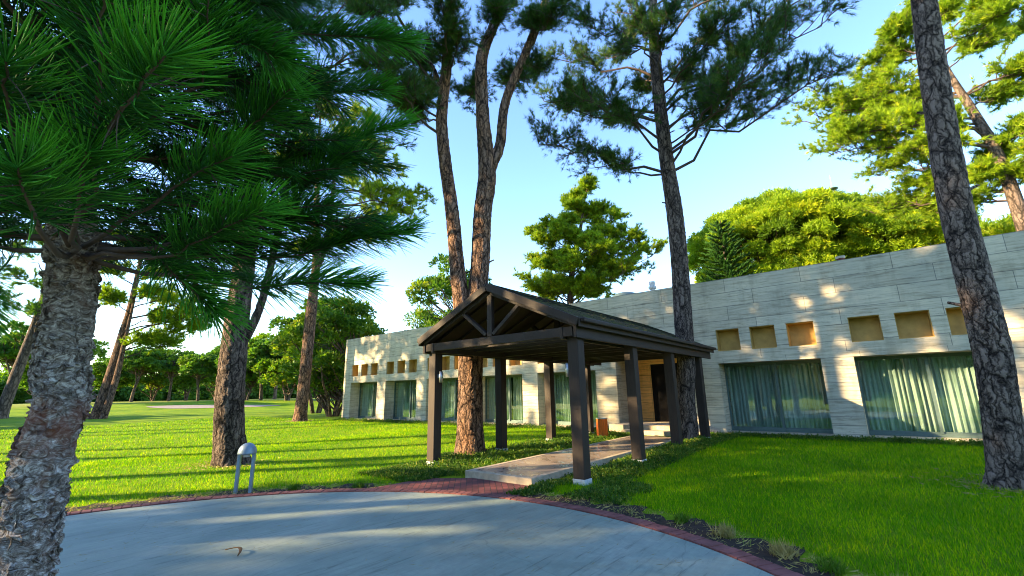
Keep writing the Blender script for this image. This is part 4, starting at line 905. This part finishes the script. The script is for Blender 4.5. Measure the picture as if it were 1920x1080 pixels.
# ---------------------------------------------------------------- trees beyond the golf green
rb = np.random.default_rng(77)
def far_proto(kind, seed):
    r = np.random.default_rng(seed)
    if kind == 'pine':
        lean = r.uniform(-1.2, 1.2); tr = [[(0, 0, -.5, .34), (lean*.3, 0, 3.2, .28), (lean, .2, 7, .22), (lean*1.1, .2, 11.5, .08)], [(lean*.5, 0, 4.2, .16), (lean+1.4, .6, 8, .1), (lean+1.8, .7, 10, .05)]]
        cl = cloud(46, (lean, 0, 9.2), 4.6, 1.25, r, (1, 1, .66), -.6)
    else:
        tr = stems(2, 3.2, 1.0, .26, r)+[]; cl = cloud(60, (0, 0, 6.6), 4.6, 1.4, r, (1.05, 1.05, .95), -.85)
    return tr, cl
protos = []
def far_tree(kind, seed, name, label, loc, sc, rz, leafm):
    tr, cl = far_proto(kind, seed)
    t = blob_tree(name, label, loc, tr, cl, leafm, np.random.default_rng(seed+100), n=6, L=.62, W=.30, per=17, wood_r=.07, sides=7)
    t.scale = (sc,)*3; t.rotation_euler.z = rz; return t
KIN = [('pine', 1, 'pine_tree', 'pine_far'), ('round', 2, 'broadleaf_tree', 'pine_far'), ('pine', 3, 'pine_tree', 'pine_far'), ('round', 4, 'broadleaf_tree', 'broad'), ('pine', 5, 'pine_tree', 'pine_sun')]
# bearing (deg left of +Y), distance, scale, kind, where
FT = [(86.9, 92, 1.15, 0, 'distant pine at the very left edge beyond the lawn'),
      (85.2, 104, 1.25, 1, 'bushy distant tree seen left of the foreground trunk'),
      (83.4, 118, 1.3, 2, 'distant pine half hidden behind the foreground trunk'),
      (80.6, 124, 1.15, 1, 'rounded distant tree seen between the leaning twin trunks'),
      (78.9, 108, 1.05, 2, 'distant pine right of the leaning twin trunks with bare lower stem'),
      (77.3, 128, 1.2, 3, 'dark distant tree fourth of those right of the leaning pine'),
      (76.0, 106, 1.0, 0, 'distant pine with thin dark trunk above the bunker left end'),
      (74.6, 120, 1.12, 1, 'rounded distant tree over the middle of the bunker'),
      (73.6, 101, .95, 2, 'distant pine with pale forked stem just left of the straight dark pine'),
      (72.2, 132, 1.25, 3, 'distant tree hidden partly by the straight dark pine trunk'),
      (70.6, 118, 1.12, 0, 'distant pine immediately right of the straight dark pine trunk'),
      (69.3, 96, 1.05, 1, 'full round tree above the bunker right end'),
      (67.9, 92, 1.02, 2, 'distant pine with two bare trunks right of the bunker'),
      (66.6, 110, 1.25, 4, 'bright yellow green pine behind the two bare trunks'),
      (65.3, 88, 1.1, 3, 'dark leafy tree left of the slim pine trunk'),
      (63.7, 94, 1.2, 1, 'green tree directly behind the slim pine trunk'),
      (62.0, 84, 1.1, 0, 'pine between the slim pine and the bushy corner tree'),
      (60.0, 90, 1.15, 3, 'dark tree behind the bushy corner tree')]
used = {}
for a, d, sc, k, lab in FT:
    sc *= .80 if a > 71 else .9
    a = math.radians(a); x, y = -d*math.sin(a), d*math.cos(a); loc = (x, y, H(x, y)-.1); kind, seed, nm, lf = KIN[k]
    if k not in used:
        used[k] = far_tree(kind, seed, nm, lab, loc, sc, rb.uniform(0, 6), lf)
        used[k]['group'] = 'trees beyond the golf green'
    else:
        c = copy_tree(used[k]); c.location = loc; c.scale = (sc, sc, sc*rb.uniform(.85, 1.1)); c.rotation_euler.z = rb.uniform(0, 6); c['label'] = lab; c['category'] = 'tree'
# the wood that closes the view reads as one mass
def wood_mass():
    b = MB(); C, Dd, T = [], [], []
    for a in np.arange(57, 96, .28):
        d = 175+rb.uniform(-12, 12); ar = math.radians(a); h_ = rb.uniform(4.5, 8.5)
        for k in range(5):
            c = np.array([-d*math.sin(ar)+rb.normal(0, 1.5), d*math.cos(ar)+rb.normal(0, 1.5), 1.4+h_*(k+.4)/5]); r = rb.uniform(1.6, 2.8); m = 46
            v = nrm(rb.normal(0, 1, (m, 3))); C.append(c+v*r*rb.uniform(.6, 1, (m, 1))); Dd.append(v); T.append(np.full(m, rb.uniform(.1, .8)))
    b.add(*leaf_quads(np.vstack(C), np.vstack(Dd), 5, 1.1, .6, .8, rb, np.concatenate(T), .3)); return b
tag(wood_mass().build('distant_wood', M['pine_far']), 'continuous dark green wood closing the view beyond the golf course', 'wood', kind='stuff')

# ---------------------------------------------------------------- pines outside the frame whose shade falls on drive, lawn and walls
SHADE = [(-19.5, -15.5, 1.05), (-14.2, -18.5, 1.1), (-9.0, -14.0, 1.0), (-24.8, -19.0, 1.1), (-4.5, -20, 1.1), (-11.5, -9.0, .85),
         (-47.5, -4.0, 1.0), (-42.0, -5.2, 1.05), (-36.5, -3.2, .95), (-53.5, -3.6, 1.0), (-31, -8.5, 1.0), (-60, -7, 1.05),
         (2, -26, 1.1), (12, -24, 1.1), (-18, -34, 1.15), (-32, -30, 1.1), (-2, -38, 1.2)]
SL = ['pine left of the camera behind the drive, nearest the conifer', 'pine behind the drive, second from the conifer', 'pine close behind the camera left', 'pine far behind the drive on the left', 'pine behind the camera near the middle', 'smaller pine behind the drive edge',
      'pine left of the view opposite the middle far windows', 'pine left of the view opposite the third far window', 'pine left of the view closest to the forked pine', 'pine left of the view opposite the building corner', 'pine deep left behind the lawn shade row', 'outermost pine of the left shade row',
      'pine behind the camera on the right', 'rightmost pine behind the camera', 'distant pine behind the drive', 'distant pine behind the left shade row', 'farthest pine behind the camera']
sp = None
rq = np.random.default_rng(9)
for (x, y, sc), lab in zip(SHADE, SL):
    if sp is None:
        tr = [(0, 0, -.2, .36), (.1, .1, 3, .3), (.3, .0, 7, .26), (.2, .2, 12, .18), (.2, .2, 16, .05)]
        sp = pine('pine_tree', lab, [tr], ring_targets((.2, .1), 8.6, 16, 4.3, 26, rq), bark='bark_far', leaf='pine', seed=40, sides=14, n=9, L=.30, W=.05, sub=9, twig=5, twigL=.6, zmin=7.5, group='pines shading the drive from outside the view')
        sp.location = (x, y, H(x, y)); sp.scale = (sc,)*3
    else:
        c = copy_tree(sp); c.location = (x, y, H(x, y)); c.scale = (sc, sc, sc*(1.2 if x < -30 and y > -9 else 1)); c.rotation_euler.z = rq.uniform(0, 6.28); c['label'] = lab

hc = None  # unseen pines added, crowns set high to shade the upper wall
for x, y, lab in ((-24.5, -4.9, 'added high crowned shade pine out of view, first of the lawn row'), (-19.8, -5.6, 'added high crowned shade pine out of view, second of the lawn row'), (-16.2, -4.6, 'added high crowned shade pine out of view, third of the lawn row'), (-12.8, -5.4, 'added high crowned shade pine out of view, nearest behind the conifer')):
    if hc is None:
        tr = [(0, 0, -.2, .30), (.1, .1, 4, .26), (.2, .0, 9, .22), (.1, .1, 14, .16), (.1, .1, 18, .05)]
        hc = pine('pine_tree', lab, [tr], ring_targets((.1, .1), 12.2, 18, 3.9, 26, rq), bark='bark_far', leaf='pine', seed=41, sides=14, n=10, L=.32, W=.08, sub=12, twig=7, twigL=.6, zmin=11, group='added high crowned shade pines out of view')
        hc.location = (x, y, H(x, y))
    else:
        c = copy_tree(hc); c.location = (x, y, H(x, y)); c.scale = (1, 1, 1.15); c.rotation_euler.z = rq.uniform(0, 6.28); c['label'] = lab
lc = copy_tree(sp); lc.location = (-15.9, -7.4, 0); lc.scale = (.75, .75, 1); lc.rotation_euler.z = 2.2; lc['label'] = 'added unseen low crowned shade pine left behind the foreground conifer'  # unseen pine added and narrowed to shade the near window
def wood_behind():  # unseen wood added to keep bright sky out of the window reflections
    b = MB(); C, Dd, T = [], [], []
    for a in np.arange(98, 300, .9):
        d = 78+rq.uniform(-7, 7); ar = math.radians(a); h_ = rq.uniform(8, 13)
        for k in range(5):
            c = np.array([-d*math.sin(ar)+rq.normal(0, 1), d*math.cos(ar)+rq.normal(0, 1), h_*(k+.3)/5]); r = rq.uniform(1.5, 2.4); m = 26
            v = nrm(rq.normal(0, 1, (m, 3))); C.append(c+v*r*rq.uniform(.5, 1, (m, 1))); Dd.append(v); T.append(np.full(m, rq.uniform(.1, .8)))
    b.add(*leaf_quads(np.vstack(C), np.vstack(Dd), 5, 1.2, .8, .8, rq, np.concatenate(T), .4)); return b
tag(wood_behind().build('reflection_wood', M['pine_far']), 'unseen dark green wood added behind the camera to block sky in the window reflections', 'wood', kind='stuff')

# ---------------------------------------------------------------- grass, ground cover, weeds
def in_grass(x, y):
    r = np.hypot(x-CX, y-CY); ok = r > CR+.50+.10*np.clip(np.cos(np.arctan2(y-CY, x-CX)-.75), 0, 1)*1.0
    ok &= ~((x > -6.8) & (x < -4.95) & (y > 5) & (y < 15.9)); ok &= ~((y > D-.25))
    ok &= ~((x > ent[0]-.2) & (x < ent[1]+.9) & (y > D-1.5)); ok &= ~((x > -7.4) & (x < -4.9) & (y < 6.8) & (y > 5)); return ok
def blades(b, n, xr, yr, h0, w0, rng, dens=None, tint=.45):
    x = rng.uniform(*xr, n); y = rng.uniform(*yr, n); d = np.hypot(x, y); keep = in_grass(x, y)
    if dens is not None: keep &= rng.uniform(0, 1, n) < dens(x, y, d)
    x, y, d = x[keep], y[keep], d[keep]; m = len(x); z = hgt(x, y)-.005; tint = tint + .13*np.sin(x*1.7+np.sin(y*1.1)*2)*np.sin(y*1.3+np.sin(x*.7)*2) + .10*np.sin(x*5.1+y*3.3)*np.sin(y*4.7-x*2.1)
    h = h0*rng.uniform(.6, 1.3, m)*(1+d*.015); w_ = w0*(1+d*.09); a = rng.uniform(0, 6.28, m); l = rng.uniform(.1, .8, m)*h; la = rng.uniform(0, 6.28, m)
    sx, sy = np.cos(a)*w_/2, np.sin(a)*w_/2
    V = np.stack([np.stack([x-sx, y-sy, z], -1), np.stack([x+sx, y+sy, z], -1), np.stack([x+np.cos(la)*l, y+np.sin(la)*l, z+h], -1)], 1).reshape(-1, 3)
    b.add(V, np.arange(m*3).reshape(-1, 3), np.repeat(np.clip(rng.normal(tint, .33, m), 0, 1), 3))
rg2 = np.random.default_rng(55)
g = MB()
blades(g, 330000, (-5, 7), (3.5, 17), .062, .0055, rg2, lambda x, y, d: np.clip(60/(d*d), .25, 1))
blades(g, 260000, (-17, -5), (-1.5, 17), .050, .005, rg2, lambda x, y, d: np.clip(80/(d*d), .25, 1))
blades(g, 200000, (-42, -15), (-3, 17.5), .05, .006, rg2, lambda x, y, d: np.clip(200/(d*d), .12, 1))
tag(g.build('grass', M['grassblade']), 'short green lawn grass around the drive and building', 'grass', kind='stuff')
def cover_strip(b, n, xr, yr, h, rng, jag=.12):
    x = rng.uniform(*xr, n); y = rng.uniform(*yr, n); ex = np.minimum(x-xr[0], xr[1]-x); ey = np.minimum(y-yr[0], yr[1]-y)
    edge = np.clip(np.minimum(ex, ey)/.3+.25*np.sin(x*9)*np.sin(y*7), 0, 1); keep = edge > .12; x, y, edge = x[keep], y[keep], edge[keep]
    hz = h*edge*(.6+.4*np.sin(x*5+1)*np.sin(y*4)+.3*rng.uniform(-1, 1, len(x))); z = hgt(x, y)+np.clip(rng.uniform(0, 1, len(x))**.5*hz, 0, 9)
    C = np.stack([x, y, z], -1); Dr = np.stack([rng.normal(0, .5, len(x)), rng.normal(0, .5, len(x)), np.full(len(x), .8)], -1)
    b.add(*leaf_quads(C, nrm(Dr), 4, .055, .022, .6, rng, np.clip(rng.normal(.45, .22, len(x)), 0, 1), .02))
g = MB()
cover_strip(g, 9500, (-9.0, -6.78), (6.7, 15.6), .13, rg2); cover_strip(g, 8500, (-5.0, -3.8), (7.7, 16.4), .15, rg2); cover_strip(g, 1700, (-5.02, -4.6), (5.95, 7.8), .11, rg2)
cover_strip(g, 5000, (-8.9, -7.1), (5.7, 6.9), .09, rg2); cover_strip(g, 1800, (-4.2, -3.2), (6.3, 7.9), .08, rg2)
cover_strip(g, 11000, (-4.4, 9), (16.1, 16.76), .16, rg2); cover_strip(g, 9000, (-28.4, -8.3), (16.0, 16.76), .20, rg2)
tag(g.build('groundcover', M['cover']), 'low leafy ground cover bordering the path, pergola posts and walls', 'ground cover', kind='stuff')
def weeds(b, n, rng):
    for k in range(n):
        a = rng.uniform(.05, math.pi*1.02); r = CR+.08+rng.uniform(0, .42)*(.5+.5*max(0, math.cos(a-.75))); x, y = CX+r*math.cos(a), CY+r*math.sin(a)
        if -7.4 < x < -4.9 and y > 5: continue
        C = np.array([[x, y, .01]]); b.add(*needle_tris(C, np.array([[0, 0, 1.]]), int(rng.uniform(5, 12)), rng.uniform(.03, .07), .006, .6, rng, np.array([rng.uniform(.1, 1)])))
g = MB(); weeds(g, 420, rg2)
# straw and pine litter on the soil
for k in range(1500):
    a = rg2.uniform(.02, math.pi*1.05); r = CR+rg2.uniform(.0, .52); x, y = CX+r*math.cos(a), CY+r*math.sin(a); th = rg2.uniform(0, 3.14); l = rg2.uniform(.02, .06)
    if -7.3 < x < -4.95 and y > 5: continue
    dx, dy = math.cos(th)*l, math.sin(th)*l; g.add([(x-dx, y-dy, .014), (x+dx, y+dy, .018+rg2.uniform(0, .02)), (x+dy*.06, y-dx*.06, .014)], [(0, 1, 2)], rg2.uniform(0, .7))
for k in range(700):                                  # fallen pine needles and crumbs on the drive
    a = rg2.uniform(0, math.pi*1.1); r = (CR-.25)*math.sqrt(rg2.uniform(.2, 1)); x, y = CX+r*math.cos(a), CY+r*math.sin(a); th = rg2.uniform(0, 3.14); l = rg2.uniform(.012, .05)
    dx, dy = math.cos(th)*l, math.sin(th)*l; g.add([(x-dx, y-dy, .0135), (x+dx, y+dy, .017), (x+dy*.1, y-dx*.1, .0135)], [(0, 1, 2)], rg2.uniform(0, .3))
for cx_, cy_ in ((1.27, 10.5), (-13.0, 4.65), (-29.67, 14.6), (-4.84, 14.1), (-8.86, 9.0)):          # needle drop round the trunks
    for k in range(420):
        a = rg2.uniform(0, 6.28); r = .25+abs(rg2.normal(0, .45)); x, y = cx_+r*math.cos(a), cy_+r*math.sin(a); th = rg2.uniform(0, 3.14); l = rg2.uniform(.03, .07); z = H(x, y)
        dx, dy = math.cos(th)*l, math.sin(th)*l; g.add([(x-dx, y-dy, z+.02+rg2.uniform(0, .04)), (x+dx, y+dy, z+.03), (x+dy*.1, y-dx*.1, z+.02)], [(0, 1, 2)], rg2.uniform(0, .5))
tag(g.build('weeds', M['drygrass']), 'sparse dry weeds and straw on the soil along the brick kerb', 'weeds', kind='stuff')
WL = [(72, .34, 1, 'green weed tuft on the soil in front of the front right pergola post'), (66, .30, 0, 'straw coloured weed tuft nearest the front right pergola post'), (59, .30, 0, 'dry straw tuft third along the kerb from the pergola'),
      (55, .36, 1, 'fresh green tuft fourth along the kerb from the pergola'), (50, .42, 0, 'tall dry seedhead tuft fifth along the kerb from the pergola'), (45, .36, 1, 'bright green weed clump midway along the right kerb soil'),
      (41, .45, 0, 'pale dry tuft beside the dark bare soil'), (37, .34, 1, 'leafy green clump sixth from the right frame corner'), (33.5, .42, 0, 'large straw clump above the kerb near the bottom edge'), (31, .28, 1, 'low green clump almost touching the kerb bricks'),
      (28.5, .40, 0, 'pale flowering clump near the bottom edge of the view'), (26, .30, 1, 'last green clump at the lower right of the kerb'), (128, .22, 1, 'small green tuft on the soil right of the bollard lamp'), (139, .2, 1, 'small green tuft at the feet of the bollard lamp')]
for a, dr_, gr, lab in WL:
    a = math.radians(a); x, y = CX+(CR+dr_)*math.cos(a), CY+(CR+dr_)*math.sin(a); b = MB(); r = np.random.default_rng(int(a*1000))
    m = 22; C = np.stack([r.normal(0, .05, m), r.normal(0, .05, m), np.zeros(m)], -1)
    b.add(*needle_tris(C, nrm(np.stack([r.normal(0, .3, m), r.normal(0, .3, m), np.ones(m)], -1)), 12, .13 if not gr else .10, .012, .42, r, np.full(m, .55 if gr else .4)))
    o = b.build('weed_clump', M['cover'] if gr else M['drygrass']); o.location = (x, y, .008); tag(o, lab, 'weed', 'weed clumps along the kerb')
